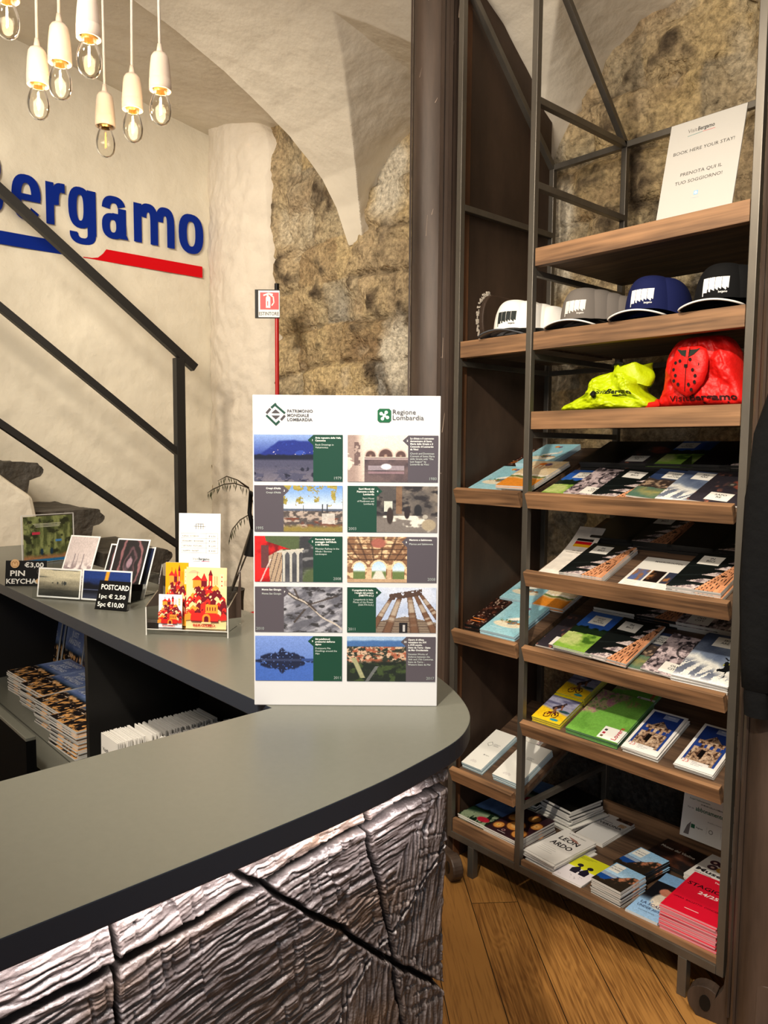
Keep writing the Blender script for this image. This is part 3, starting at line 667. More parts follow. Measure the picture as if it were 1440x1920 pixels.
def p_bike(U, V):
    c = mx(col3(U, (.60, .60, .70)), (.36, .36, .48), (fbm(U * 2 + V, V * 9, 30) - .45) * 5); c = mx(c, (.82, .80, .84), (fbm(U * 2 + V, V * 12, 31) - .62) * 9)
    c = mx(c, (.95, .78, .12), (.34 + .14 * (1 - U) - V + .05 * fbm(U * 5, V, 32)) * 14); c = mx(c, (.16, .28, .30), (1 - np.hypot((U - .80) / .22, (V - .44) / .05)) * 4)
    c = mx(c, (.94, .86, .05), (V > .93) * 1.0); c = mx(c, (.15, .55, .65), (1 - np.hypot((U - .72) / .16, (V - .10) / .05)) * 4)
    for cx, cy in ((.38, .22), (.62, .26)):
        d = np.hypot((U - cx), (V - cy)); c = mx(c, (.30, .12, .08), (np.abs(d - .095) < .016) * .9)
    for x0, y0, x1, y1, w_, cc in ((.38, .24, .52, .40, .03, (.45, .16, .10)), (.52, .40, .62, .26, .03, (.30, .12, .1)), (.42, .50, .60, .62, .07, (.18, .13, .15)), (.60, .62, .66, .50, .03, (.5, .33, .25)), (.46, .50, .50, .34, .04, (.5, .34, .26)), (.63, .70, .64, .71, .045, (.25, .2, .22))):
        vx, vy = x1 - x0, y1 - y0; t = np.clip(((U - x0) * vx + (V - y0) * vy) / (vx * vx + vy * vy), 0, 1); d = np.hypot(U - x0 - t * vx, V - y0 - t * vy); c = mx(c, cc, (d < w_) * 1.0)
    return c
def p_map(U, V):
    c = mx(col3(U, (.45, .68, .28)), (.40, .62, .24), (fbm(U * 6, V * 6, 33) - .5) * 4)
    b_ = fbm(U * 3, V * 3, 34) + (V - .62) * .9 - U * .75 + .10; tt = (b_ - .42) * 7; c = mx(c, (.66, .62, .46), tt); c = mx(c, (.66, .45, .50), tt * (fbm(U * 24, V * 24, 35) > .54)); c = mx(c, (.42, .56, .30), tt * (fbm(U * 19, V * 19, 36) > .60))
    t2 = (1 - np.hypot((U - .74) / .18, (V - .84) / .11) + (fbm(U * 12, V * 12, 37) - .5)) * 2; return mx(c, (.60, .58, .35), t2 * (fbm(U * 26, V * 26, 38) > .46))
def p_temple(U, V):
    c = mx(col3(U, (.10, .20, .48)), (.18, .30, .60), (1 - V) * .8)
    a, b_ = (U - .5), V; st = col3(U, (.66, .54, .44)); st = mx(st, (.26, .17, .13), (fbm(U * 15, V * 20, 39) - .50) * 8); st = mx(st, (.82, .72, .62), (.44 - fbm(U * 15, V * 20, 40)) * 8)
    m_ = (np.abs(a) < .40) & (b_ < .62) & (b_ > .52 - 0) | (np.abs(a) < .34) & (b_ < .56) & (b_ > .40) & (np.abs(((U * 5.2) % 1) - .5) < .26) | (b_ < .42) & (np.abs(a) < .42) | (np.abs(a) < .30 * (1 - (b_ - .60) / .18)) & (b_ >= .60) & (b_ < .78)
    c = np.where(m_[..., None], st, c); door = (np.abs(a + .08) < .08) & (b_ > .16) & (b_ < .36); return np.where(door[..., None], np.array([.06, .04, .04]), c)
def p_castle(U, V):
    c = mx(col3(U, (.55, .74, .90)), (.80, .88, .94), 1 - V); c = mx(c, (.10, .28, .58), (.50 - V + 0 * U) * 30 * (U < .55)); c = mx(c, (.72, .76, .80), (np.abs(V - .42) < .05) * (U < .5) * .8)
    r = .20 + .55 * np.clip((U - .30) * 1.9, 0, 1) + .12 * (fbm(U * 9, U * 0, 41) - .5); rk_ = mx(col3(U, (.16, .13, .10)), (.70, .45, .33), (fbm(U * 11, V * 13, 42) - .45 + (V - .45) * .9) * 4); return mx(c, rk_, (r - V) * 40)
def p_food(U, V):
    c = col3(U, (.20, .11, .14))
    for cx, cy, r in ((.22, .62, .17), (.50, .40, .22), (.80, .22, .18), (.60, .80, .16), (.18, .22, .14), (.86, .62, .15)):
        d = np.hypot(U - cx, (V - cy) * 1.25); c = mx(c, (.30, .14, .08), (r + .03 - d) * 40); c = mx(c, (.86, .58, .28), (r - d) * 40); c = mx(c, (.95, .72, .42), (r * .6 - d) * 30); c = mx(c, (.45, .24, .12), (r * .18 - d) * 40)
    return mx(c, (.20, .11, .14), (.16 - V) * 12 + (.1 - U) * 8)
def p_green(U, V):
    c = mx(col3(U, (.18, .30, .55)), (.42, .58, .80), V + (fbm(U * 3, V * 3, 43) - .5)); c = mx(c, (.07, .15, .10), (.46 + .1 * fbm(U * 4, V * 0, 44) - V) * 20); c = mx(c, (.55, .62, .50), (.30 - V + U * .2) * 9 * (fbm(U * 9, V * 4, 45) > .45)); return mx(c, (.72, .12, .22), (1 - np.hypot((U - .72) / .22, (V - .16) / .10)) * 4)
def p_aria(U, V):
    c = mx(col3(U, (.48, .66, .85)), (.60, .76, .92), 1 - V); c = mx(c, (.08, .08, .10), (V - .30) * 9 * (V < .78) * (1 - U * .6)); d = np.hypot((U - .62) / .34, (V - .40) / .20)
    c = mx(c, (.90, .86, .80), (1 - d) * 5 * (fbm(U * 5, V * 5, 46) > .34)); c = mx(c, (.80, .52, .42), (1 - np.hypot((U - .52) / .24, (V - .60) / .09)) * 5); return mx(c, (.20, .10, .08), (1 - np.hypot((U - .62) / .2, (V - .70) / .05)) * 4)
def p_wood(U, V):
    c = mx(col3(U, (.09, .06, .06)), (.30, .17, .12), (fbm(U * 4, V * 5, 47) - .45) * 3); return mx(c, (.55, .34, .26), (1 - np.hypot((U - .62) / .22, (V - .5) / .2)) * 2 * fbm(U * 7, V * 7, 48))

_COV = {}
def card(p, w_, h_, x, y, cw, ch, lines, rot=0):
    """white label card with small dark lettering"""
    ca, sa = math.cos(rot), math.sin(rot); R = lambda a, b_: (x + a * ca - b_ * sa, y + a * sa + b_ * ca)
    p.poly([R(-cw / 2, -ch / 2), R(cw / 2, -ch / 2), R(cw / 2, ch / 2), R(-cw / 2, ch / 2)], (.93, .92, .89))
    for i, s in enumerate(lines):
        s2 = ch * .8 / max(3, len(lines) + 1); X_, Y_ = R(0, ch * .22 - i * s2 * 1.08); p.text(X_, Y_ - s2 * .3, s, s2, (.15, .15, .16), True, 'c', rot=rot)
def cover(design, w_, h_):
    k = (design, round(w_, 3), round(h_, 3))
    if k in _COV: return _COV[k]
    p = Pr(); nx, ny = int(w_ * 330), int(h_ * 330); I = lambda fn: p.img(0, 0, w_, h_, fn, nx, ny)
    d = design
    if d == 'golf': I(p_golf); card(p, w_, h_, w_ * .42, h_ * .80, .062, .05, ('GOLF', 'AND', 'NATURE'))
    elif d == 'town': I(p_town); card(p, w_, h_, w_ * .55, h_ * .18, .07, .05, ('OLD', 'CITY'), .0)
    elif d == 'bici': I(p_bici); card(p, w_, h_, w_ * .34, h_ * .80, .062, .052, ('IN', ' BICI'))
    elif d == 'lake': I(p_lake); card(p, w_, h_, w_ * .45, h_ * .80, .064, .05, ('LAKES', 'AND', 'NATURE'))
    elif d == 'ski': I(p_ski); card(p, w_, h_, w_ * .42, h_ * .84, .06, .05, ('SKI', '  ARE'))
    elif d == 'violin': I(p_violin); card(p, w_, h_, w_ * .48, h_ * .20, .064, .05, ('SAPO', ' RE'))
    elif d == 'blue': I(p_tour((.58, .79, .85), 0)); p.line([(.02, .035), (w_ * .5, .03)], .0012, (.9, .95, .97))
    elif d == 'beige': I(p_beige)
    elif d == 'brown': I(p_brown); p.line([(w_ * .12, h_ * .24), (w_ * .8, h_ * .24)], .006, (.80, .45, .18)); p.line([(w_ * .12, h_ * .16), (w_ * .7, h_ * .16)], .006, (.75, .40, .18))
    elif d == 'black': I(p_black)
    elif d == 'german':
        p.img(0, 0, w_, h_, lambda U, V: col3(U, (.93, .90, .86)), 6, 20)
        for i, c in enumerate(((.10, .08, .08), (.78, .08, .12), (.93, .70, .12))): p.rect(w_ * .20, h_ * (.76 - i * .05), w_ * .84, h_ * (.81 - i * .05), c)
        p.text(w_ * .5, h_ * .57, 'DEUTSCH', .0075, (.45, .38, .3), True, 'c'); p.text(w_ * .5, h_ * .535, 'WANDERN UND NATUR', .0065, (.45, .38, .3), True, 'c')
    elif d == 'macro':
        p.rect(0, 0, w_, h_, (.93, .92, .89)); p.text(w_ / 2, h_ * .86, 'MAKROROUTEN', .0115, (.35, .33, .32), True, 'c')
        for i, cc in enumerate(((.35, .42, .62), (.12, .08, .07), (.20, .22, .30))):
            p.img(w_ * (.06 + i * .31), h_ * .25, w_ * (.33 + i * .31), h_ * .60, lambda U, V, cc=cc, i=i: mx(col3(U, cc), (.62, .42, .26), (fbm(U * 3, V * 3, 60 + i) - .52) * 5), 18, 18)
            for k in range(3): p.line([(w_ * (.07 + i * .31), h_ * (.18 - k * .04)), (w_ * (.30 + i * .31), h_ * (.18 - k * .04))], .0012, (.6, .6, .6))
    elif d == 'bike': I(p_bike)
    elif d == 'map':
        I(p_map)
        p.rect(w_ * .60, h_ * .02, w_ * 1.0, h_ * .27, (.95, .95, .93)); p.text(w_ * .93, h_ * .045, 'Lovere', .022, (.72, .12, .22), True, rot=PI / 2)
        for i, c in enumerate(((.45, .38, .25), (.70, .15, .25), (.25, .25, .25))): p.rect(w_ * .635, h_ * (.05 + i * .065), w_ * .685, h_ * (.09 + i * .065), c)
    elif d == 'temple':
        p.rect(0, 0, w_, h_, (.95, .94, .93)); p.img(w_ * .08, h_ * .12, w_ * .92, h_ * .96, p_temple, 40, 66); p.rect(w_ * .42, h_ * .84, w_ * .82, h_ * .94, (.55, .60, .75)); p.text(w_ * .62, h_ * .90, 'BRESCIA', .006, (.85, .88, .95), True, 'c')
        p.rect(w_ * .10, h_ * .05, w_ * .78, h_ * .16, (.95, .94, .93)); p.text(w_ * .12, h_ * .09, '23', .019, (.80, .35, .30)); p.text(w_ * .36, h_ * .13, 'Brescia', .005, (.3, .3, .4)); p.text(w_ * .36, h_ * .10, 'Capitale italiana', .005, (.3, .3, .4)); p.text(w_ * .36, h_ * .07, 'della cultura', .005, (.3, .3, .4))
    elif d == 'white':
        p.rect(0, 0, w_, h_, (.93, .93, .91)); cx, cy, s = w_ * .36, h_ * .63, .011
        for a, b_ in (((-1, 0), (0, 1)), ((0, 1), (1, 0)), ((-1, -.25), (0, -1.2)), ((0, -1.2), (1, -.25))): p.line([(cx + a[0] * s, cy + a[1] * s), (cx + b_[0] * s, cy + b_[1] * s)], .0016, (.35, .38, .36))
        for k, s_ in enumerate(('PATRIMONIO', 'MONDIALE', 'LOMBARDIA')): p.text(w_ * .52, cy + .003 - k * .005, s_, .0045, (.55, .55, .55), True)
        p.rect(w_ * .52, h_ * .33, w_ * .58, h_ * .355, (.5, .5, .52)); p.text(w_ * .61, h_ * .335, 'Regione', .005, (.5, .5, .5), True)
        for k in range(5): p.disc(w_ * (.30 + .05 * k), h_ * (.12 + .02 * (k % 2)), .005, (.86, .85, .84), 8)
    elif d == 'town_photo': I(p_town)
    elif d == 'show':
        p.rect(0, 0, w_, h_, (.91, .90, .89)); p.text(w_ * .5, h_ * .66, 'LEÒN', .034, (.13, .11, .12), .03, 'c', width=w_ * .62); p.text(w_ * .5, h_ * .46, 'ARDO', .036, (.13, .11, .12), .03, 'c', width=w_ * .66)
        p.poly([(w_ * .30, h_ * .84), (w_ * .62, h_ * .81), (w_ * .80, h_ * .74), (w_ * .55, h_ * .76)], (.62, .45, .40)); p.text(w_ * .5, h_ * .91, 'IL GRANDE GENIO', .008, (.3, .3, .3), True, 'c')
        for k in range(4): p.line([(w_ * .14, h_ * (.34 - k * .05)), (w_ * (.55 + .07 * (k % 2)), h_ * (.34 - k * .05))], .0015, (.6, .6, .6))
    elif d == 'fest':
        p.rect(0, 0, w_, h_, (.90, .88, .91)); p.rect(0, h_ * .50, w_, h_, (.86, .87, .16)); ink = (.10, .08, .16)
        for s, cx in ((1, .36), (-1, .66)):
            p.poly([(w_ * (cx - .14), h_ * .44), (w_ * (cx - .10), h_ * .30), (w_ * (cx + .12), h_ * .30), (w_ * (cx + .14), h_ * .46), (w_ * (cx + .03 * s), h_ * .58)], ink); p.disc(w_ * (cx - .02 * s), h_ * .62, .010, ink); p.line([(w_ * cx, h_ * .5), (w_ * (cx + .14 * s), h_ * .40)], .006, ink)
        for k in range(14): p.text(w_ * R_.uniform(.06, .88), h_ * R_.uniform(.05, .25), R_.choice(['*', 'o', '~', '+']), .008, (.35, .33, .38))
        for k in range(3): p.line([(w_ * .08, h_ * (.93 - k * .035)), (w_ * (.6 - .1 * k), h_ * (.93 - k * .035))], .0016, (.50, .52, .10))
    elif d == 'verona':
        p.rect(0, 0, w_, h_, (.84, .84, .84)); p.text(w_ * .10, h_ * .62, 'Infopoint', .011, (.25, .25, .28), True); p.text(w_ * .08, h_ * .53, 'VERONA', .020, (.14, .14, .18), .03, width=w_ * .84); p.img(w_ * .42, h_ * .76, w_ * .99, h_ * .99, p_brown, 20, 16)
        p.img(w_ * .70, h_ * .60, w_ * .94, h_ * .70, lambda U, V: mx(col3(U, (.8, .8, .8)), (.70, .45, .2), fbm(U * 5, V * 5, 70)), 10, 6)
        for k in range(4): p.line([(w_ * .10, h_ * (.48 - k * .025)), (w_ * .62, h_ * (.48 - k * .025))], .0012, (.5, .5, .5))
    elif d == 'castle': I(p_castle); p.rect(w_ * .04, h_ * .60, w_ * .38, h_ * .97, (.93, .93, .91)); p.text(w_ * .21, h_ * .80, 'DAL LAGO', .008, (.2, .25, .4), True, 'c'); p.text(w_ * .21, h_ * .70, 'AL MARE', .008, (.2, .25, .4), True, 'c')
    elif d == 'museum': I(p_wood); p.text(w_ * .06, h_ * .62, 'Museo del Violino', .02, (.86, .84, .80), True, width=w_ * .8, rot=0); p.text(w_ * .12, h_ * .12, 'Cremona', .014, (.9, .88, .84), True)
    elif d == 'musei':
        p.rect(0, 0, w_, h_, (.92, .91, .90)); c1, c2 = (.28, .14, .20), (.82, .62, .18)
        for i, (x, y) in enumerate(((.30, .74), (.52, .74), (.36, .56), (.62, .56), (.80, .74), (.80, .56))): p.disc(w_ * x, h_ * y, .016, c2 if i in (3, 5) else c1); p.disc(w_ * x, h_ * y, .006, (.92, .8, .75))
        p.text(w_ * .08, h_ * .30, 'Musei', .028, (.12, .10, .12), .035, width=w_ * .8); p.text(w_ * .1, h_ * .22, 'civici di Cremona', .008, (.3, .3, .3), True)
    elif d == 'opera': I(p_aria); p.text(w_ * .5, h_ * .24, 'LA SCALA', .019, (.08, .14, .35), True, 'c', width=w_ * .72); p.text(w_ * .5, h_ * .165, 'UNDER 30/35', .016, (.08, .14, .35), True, 'c', width=w_ * .74); p.text(w_ * .5, h_ * .10, 'STAGIONE 2024/25', .006, (.1, .2, .4), True, 'c')
    elif d == 'red':
        p.rect(0, 0, w_, h_, (.85, .07, .19)); p.text(w_ * .42, h_ * .91, 'Teatro', .011, (.95, .9, .9), True); p.text(w_ * .06, h_ * .67, 'STAGIONE', .026, (.16, .04, .06), True, width=w_ * .84); p.text(w_ * .34, h_ * .53, '24/25', .023, (.96, .92, .92), True, width=w_ * .36)
        p.text(w_ * .05, h_ * .28, 'OPERA  BALLETTO  CONCERTI', .011, (.35, .03, .08), True, width=w_ * .86); p.line([(w_ * .36, h_ * .13), (w_ * .60, h_ * .13)], .003, (.95, .8, .8)); p.line([(w_ * .035, 0), (w_ * .035, h_)], .0006, (.7, .05, .15))
    elif d == 'food': I(p_food); p.disc(w_ * .42, h_ * .14, .007, (.8, .6, .6)); p.disc(w_ * .42, h_ * .14, .005, (.2, .11, .14)); p.line([(w_ * .32, h_ * .07), (w_ * .55, h_ * .07)], .002, (.9, .85, .85)); p.rect(w_ * .13, h_ * .20, w_ * .17, h_ * .23, (.9, .85, .3))
    elif d == 'green': I(p_green)
    elif d == 'city':   # far-arm magazine
        def f(U, V):
            c = mx(col3(U, (.42, .50, .72)), (.60, .68, .86), (fbm(U * 3, V * 3, 71) - .4) * 3); n_ = mx(col3(U, (.10, .08, .08)), (.85, .62, .36), (fbm(U * 13, V * 15, 72) - .52) * 9); n_ = mx(n_, (.9, .8, .7), (fbm(U * 20, V * 20, 73) - .68) * 12); return mx(mx(c, (.12, .20, .30), (.46 - V) * 12), n_, (.40 - V) * 22)
        I(f)
        for k, s_ in enumerate(('BERGAMO', 'JUST', 'AMAZING')): p.text(w_ * .5, h_ * (.72 - k * .11), s_, .025, (.85, .88, .95), .03, 'c', width=w_ * (.66 if k != 1 else .4))
        p.text(w_ * .5, h_ * .88, 'VisitBergamo', .008, (.85, .88, .95), True, 'c')
    me = p.mesh('cover_' + d); me.materials.append(M_print); _COV[k] = me; return me

_BK = {}
def book_mesh(w_, h_, t, edge):
    k = (round(w_, 3), round(h_, 3), round(t, 4), edge)
    if k not in _BK:
        b = MB(); r = .0008; b.box((0, 0, 0), (w_, h_, t)); me = b.mesh('booklet'); me.materials.append(edge_mat(edge)); _BK[k] = me
    return _BK[k]
def edge_mat(e):
    return {'w': M_pages, 'k': mk('dark_page_edges', (.10, .10, .10), .6), 'r': mk('pink_page_edges', (.90, .60, .64), .7, noise=(1, .35, (1, 1, 1400))), 'g': mk('green_page_edges', (.35, .50, .40), .7), 'b': mk('pale_blue_page_edges', (.72, .83, .88), .7),
            'y': mk('yellow_page_edges', (.80, .78, .30), .7)}[e]
def stack(kind, design, M, x, y, w_, h_, n, t, top_label, under_label, cat, group, edge='w', rot=0, h0=.0006, jit=.003, roll=0, cover_all=False):
    """n single booklets lying one on another; each its own thing"""
    for i in range(n):
        a = rot + (R_.uniform(-1, 1) * jit * 5 if i < n - 1 else 0); dx, dy = ((R_.uniform(-1, 1) * jit, R_.uniform(-1, 1) * jit) if i < n - 1 else (0, 0))
        mw = M @ Matrix.Translation((x + dx, y + dy, h0 + i * (t + .0004))) @ Matrix.Rotation(a, 4, 'Z') @ (Matrix.Translation((w_, 0, 0)) @ Matrix.Rotation(roll, 4, 'Y') @ Matrix.Translation((-w_, 0, 0)) if roll else Matrix())
        me = book_mesh(w_, h_, t, edge); o = bpy.data.objects.new(kind, me); COL.objects.link(o); o.matrix_world = mw
        if i == n - 1 or n > 1 or cover_all:
            c = bpy.data.objects.new('cover', cover(design, w_, h_)); COL.objects.link(c); c.parent = o; c.location = (0, 0, t)
            if n == 1 or i == n - 1: pass
        else:
            c = bpy.data.objects.new('cover', cover(design, w_, h_)); COL.objects.link(c); c.parent = o; c.location = (0, 0, t)
        od = ('', 'second', 'third', 'fourth', 'fifth', 'sixth', 'seventh', 'eighth', 'ninth', 'tenth', 'eleventh', 'twelfth', 'thirteenth', 'fourteenth', 'fifteenth')[n - 1 - i]
        tag(o, top_label if i == n - 1 else under_label + ', ' + od + ' from top', cat, group if n > 1 else None)
    return o
I4 = Matrix()
def onb(z): return Matrix.Translation((0, 0, z))

MG = 'magazine'; LF = 'leaflet'
def fan(M, row, h, s0, lbl, group, t=.0045, n=1):
    for i, (d, x, desc) in enumerate(row):
        roll = 0 if i == 0 else math.atan2(t * n + .0045, .12)
        stack(MG, d, M, x, s0 + R_.uniform(-.004, .006), .148, h, n, t, desc + lbl, desc + lbl + ', beneath the top copy', MG, group, roll=roll, h0=.0005 if i == 0 else .0005 + 0 * i, rot=R_.uniform(-.02, .02))

# ---- tray A (upper row)
A_, B_, C_, D_, L_ = TM(ZA), TM(ZB), TM(ZC), TM(ZD), TM(ZL)
GA = 'magazines fanned along the top magazine tray'
fan(A_, [('golf', .016, 'golf course magazine with blue sky'), ('town', .112, 'magazine with grey old-town roofs'), ('bici', .212, 'dark cycling magazine with plank stripes'), ('lake', .322, 'dark blue magazine with cliff and lake'), ('ski', .418, 'pale ski magazine with snow slope'), ('violin', .508, 'charcoal magazine with brown violin')], .21, .042, ', front row of the top magazine tray', None)
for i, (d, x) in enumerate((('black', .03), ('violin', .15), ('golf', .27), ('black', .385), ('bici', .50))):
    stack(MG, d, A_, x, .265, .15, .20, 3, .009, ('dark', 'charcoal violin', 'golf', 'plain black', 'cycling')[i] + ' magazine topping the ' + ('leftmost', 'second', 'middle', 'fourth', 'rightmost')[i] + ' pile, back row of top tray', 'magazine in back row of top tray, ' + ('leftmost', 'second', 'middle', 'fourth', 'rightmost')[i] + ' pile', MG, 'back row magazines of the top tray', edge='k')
stack(MG, 'blue', A_, -.288, .048, .148, .21, 2, .004, 'pale blue illustrated map booklet in the left bay, front of upper tray', 'pale blue booklet under the front one, upper left tray', MG, 'pale blue booklets upper left tray', edge='b')
stack(MG, 'blue', A_, -.238, .262, .148, .198, 3, .006, 'pale blue map booklet at the back of the upper left tray', 'pale blue booklet under the rear one, upper left tray', MG, 'pale blue booklets upper left tray rear', edge='b')
stack(MG, 'beige', A_, -.162, .05, .146, .225, 3, .005, 'beige illustrated map booklet with orange edge in the upper left tray', 'beige map booklet beneath the top one in the upper left tray', MG, 'beige booklets upper left tray', h0=.009)
stack(MG, 'brown', A_, -.288, .266, .05, .17, 2, .004, 'dark brown leaflet at the back corner of the upper left tray', 'dark brown leaflet under another in the upper left tray', LF, 'brown leaflets upper left tray', edge='k')
# ---- tray B
# the curled sheet leaning up at its head
p = Pr()
def curl(s): return .0012 + .055 * max(0, (s - .09) / .2) ** 1.8
nv = 30; w_, h_ = .098, .262
me = None
cb_ = Pr(); cb_.z = 0
src = cover('german', w_, h_)
cur = bpy.data.meshes.new('curled_sheet'); cur = src.copy()
co = np.zeros(len(cur.vertices) * 3); cur.vertices.foreach_get('co', co); co = co.reshape(-1, 3)
co[:, 2] += np.array([curl(s) for s in co[:, 1]]); cur.vertices.foreach_set('co', co.ravel()); cur.update()
g = MB(); ss = np.linspace(0, h_, 24)
g.grid(np.array([[(x, s, curl(s)) for x in (0, w_)] for s in ss])); g.grid(np.array([[(x, s, curl(s) - .0008) for x in (w_, 0)] for s in ss]))
o = g.build('leaflet', M_white, mw=B_ @ Matrix.Translation((.020, .045, 0))); tag(o, 'white curled leaflet with a black red and gold flag, second tray', 'leaflet')
c = bpy.data.objects.new('cover', cur); COL.objects.link(c); c.parent = o; c.location = (0, 0, .0004)
stack(MG, 'bici', B_, .112, .03, .152, .21, 4, .005, 'cycling magazine topping the left pile of the second tray', 'cycling magazine in the left pile of the second tray', MG, 'cycling magazines left pile second tray')
stack(LF, 'macro', B_, .306, .03, .162, .195, 1, .002, 'white sheet with three small photos and route heading, second tray', '', LF, None)
stack(MG, 'bici', B_, .468, .03, .152, .21, 5, .005, 'cycling magazine topping the right pile of the second tray', 'cycling magazine in the right pile of the second tray', MG, 'cycling magazines right pile second tray', h0=.0025, )
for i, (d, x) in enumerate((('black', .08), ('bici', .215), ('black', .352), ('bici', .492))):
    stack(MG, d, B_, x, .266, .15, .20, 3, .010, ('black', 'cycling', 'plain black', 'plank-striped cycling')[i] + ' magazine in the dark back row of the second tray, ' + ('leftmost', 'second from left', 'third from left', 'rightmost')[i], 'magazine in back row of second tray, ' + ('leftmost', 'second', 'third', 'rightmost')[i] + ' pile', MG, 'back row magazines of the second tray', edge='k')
# ---- tray C
fan(C_, [('violin', .016, 'charcoal magazine with brown violin')], .21, .045, ', front row of the third tray', None)
stack(MG, 'golf', C_, .090, .04, .142, .225, 4, .004, 'golf course magazine topping a pile in the third tray', 'golf magazine under the top copy in the third tray', MG, 'golf magazines third tray', h0=.007, rot=-.03)
stack(MG, 'bici', C_, .212, .035, .142, .225, 3, .004, 'dark cycling magazine topping its pile in the third tray', 'cycling magazine under the top copy in the third tray', MG, 'cycling magazines third tray', h0=.0105, roll=.03, rot=-.03)
fan(C_, [('lake', .302, 'lake and cliff magazine with blue sky'), ('town', .392, 'grey old-town roofs magazine'), ], .205, .038, ', right half of the third tray', None)
stack(MG, 'ski', C_, .494, .028, .156, .235, 6, .004, 'ski magazine with a jumping skier topping the right pile, third tray', 'ski magazine under the top copy in the third tray', MG, 'ski magazines third tray', h0=.001, jit=.005)
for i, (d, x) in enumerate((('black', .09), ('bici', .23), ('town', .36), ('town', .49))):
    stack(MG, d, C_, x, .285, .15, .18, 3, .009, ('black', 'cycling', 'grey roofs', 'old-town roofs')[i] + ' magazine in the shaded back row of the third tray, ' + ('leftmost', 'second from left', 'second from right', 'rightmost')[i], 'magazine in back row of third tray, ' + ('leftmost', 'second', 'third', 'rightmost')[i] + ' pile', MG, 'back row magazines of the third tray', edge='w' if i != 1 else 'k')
stack(MG, 'blue', C_, -.214, .04, .150, .205, 4, .004, 'pale blue map booklet topping its pile in the lower left tray', 'pale blue map booklet under the front top one, lower left tray', MG, 'pale blue booklets lower left tray', edge='b')
stack(LF, 'brown', C_, -.290, .045, .072, .19, 5, .004, 'dark brown leaflet topping a fanned pile in the lower left tray', 'dark brown leaflet in the fanned pile of the lower left tray', LF, 'brown leaflets lower left tray', edge='k', jit=.006)
stack(MG, 'blue', C_, -.290, .252, .148, .20, 3, .006, 'pale blue map booklet at the rear of the lower left tray', 'pale blue map booklet under the rear one, lower left tray', MG, 'pale blue booklets lower left tray rear', edge='b')
stack(MG, 'beige', C_, -.166, .255, .148, .19, 3, .005, 'beige map booklet with orange edge at the rear of the lower left tray', 'beige map booklet under the top one, lower left tray', MG, 'beige booklets lower left tray', h0=0)
# ---- tray D
stack(LF, 'bike', D_, .018, .036, .108, .138, 5, .0035, 'yellow leaflet with a mountain biker, front pile of the fourth tray', 'yellow biker leaflet under the front top one', LF, 'yellow biker leaflets front pile', edge='y', jit=.0012)
stack(LF, 'bike', D_, .020, .176, .108, .142, 6, .0035, 'yellow leaflet with a mountain biker, rear pile of the fourth tray', 'yellow biker leaflet under the rear top one', LF, 'yellow biker leaflets rear pile', edge='y', jit=.0012)
stack('folded_map', 'map', D_, .150, .034, .180, .225, 5, .0035, 'bright green folded town map, front one of the fourth tray', 'green folded town map under the front top one', 'map', 'green maps front pile', edge='g', jit=.002)
stack('folded_map', 'map', D_, .175, .262, .150, .06, 3, .0035, 'green folded town map peeking from behind the front green one', 'green folded map under the rear one', 'map', 'green maps rear pile', edge='g', jit=.001)
stack(LF, 'temple', D_, .345, .034, .112, .195, 6, .0028, 'white leaflet with ruined temple on blue, left pile of the fourth tray', 'temple leaflet under the top one, left temple pile', LF, 'temple leaflets left pile', jit=.0025)
stack(LF, 'temple', D_, .508, .034, .110, .195, 6, .0028, 'white leaflet with ruined temple on blue, right pile of the fourth tray', 'temple leaflet under the top one, right temple pile', LF, 'temple leaflets right pile', jit=.0025)
stack(LF, 'white', L_, -.283, .036, .092, .205, 6, .0035, 'white leaflet with small diamond emblem, left pile of the lowest tray', 'white emblem leaflet under the left top one', LF, 'white emblem leaflets left pile', edge='b', jit=.001)
stack(LF, 'white', L_, -.142, .038, .115, .195, 6, .0038, 'white leaflet with small diamond emblem, right pile of the lowest tray', 'white emblem leaflet under the right top one', LF, 'white emblem leaflets right pile', edge='b', jit=.001)
stack(LF, 'town', L_, -.20, .25, .10, .14, 2, .004, 'grey photo leaflet half hidden behind the white emblem leaflets', 'grey photo leaflet beneath another in the lowest tray', LF, 'grey photo leaflets lowest tray')
# ---- bottom shelf
Z0 = .1462
stack(MG, 'show', onb(Z0), .008, .022, .125, .215, 9, .0034, 'white magazine with big rough black lettering topping its pile', 'white magazine in the pile with rough black lettering', MG, 'rough lettering magazines', rot=-.06, jit=.006)
stack(LF, 'fest', onb(Z0), .132, .004, .105, .17, 3, .003, 'leaflet in yellow and lilac with two black figures', 'yellow and lilac leaflet under the top one', LF, 'yellow and lilac leaflets', rot=.02, jit=.002)
stack(MG, 'verona', onb(Z0), .036, .275, .105, .245, 3, .004, 'light grey city magazine lying in the middle of the bottom shelf', 'light grey city magazine under the top one', MG, 'light grey city magazines', jit=.002)
stack(LF, 'castle', onb(Z0), .268, .010, .102, .135, 13, .0036, 'booklet with castle rock and sea topping the front pile', 'castle rock booklet in the front pile', 'booklet', 'castle booklets front pile', rot=-.04, jit=.0025)
stack(LF, 'castle', onb(Z0), .252, .162, .105, .145, 10, .0038, 'booklet with castle rock and sea topping the pile behind', 'castle rock booklet in the rear pile', 'booklet', 'castle booklets rear pile', rot=-.10, jit=.004, edge='k')
stack(MG, 'museum', onb(Z0), .262, .325, .150, .155, 3, .004, 'dark museum leaflet with violin and serif heading', 'dark museum leaflet under the top one', LF, 'dark museum leaflets', rot=-.06, jit=.002, edge='k')
stack(LF, 'opera', onb(Z0), .389, .003, .098, .27, 4, .0028, 'light blue leaflet with two embracing performers', 'light blue performers leaflet under the top one', LF, 'light blue performer leaflets', rot=.05, jit=.0015)
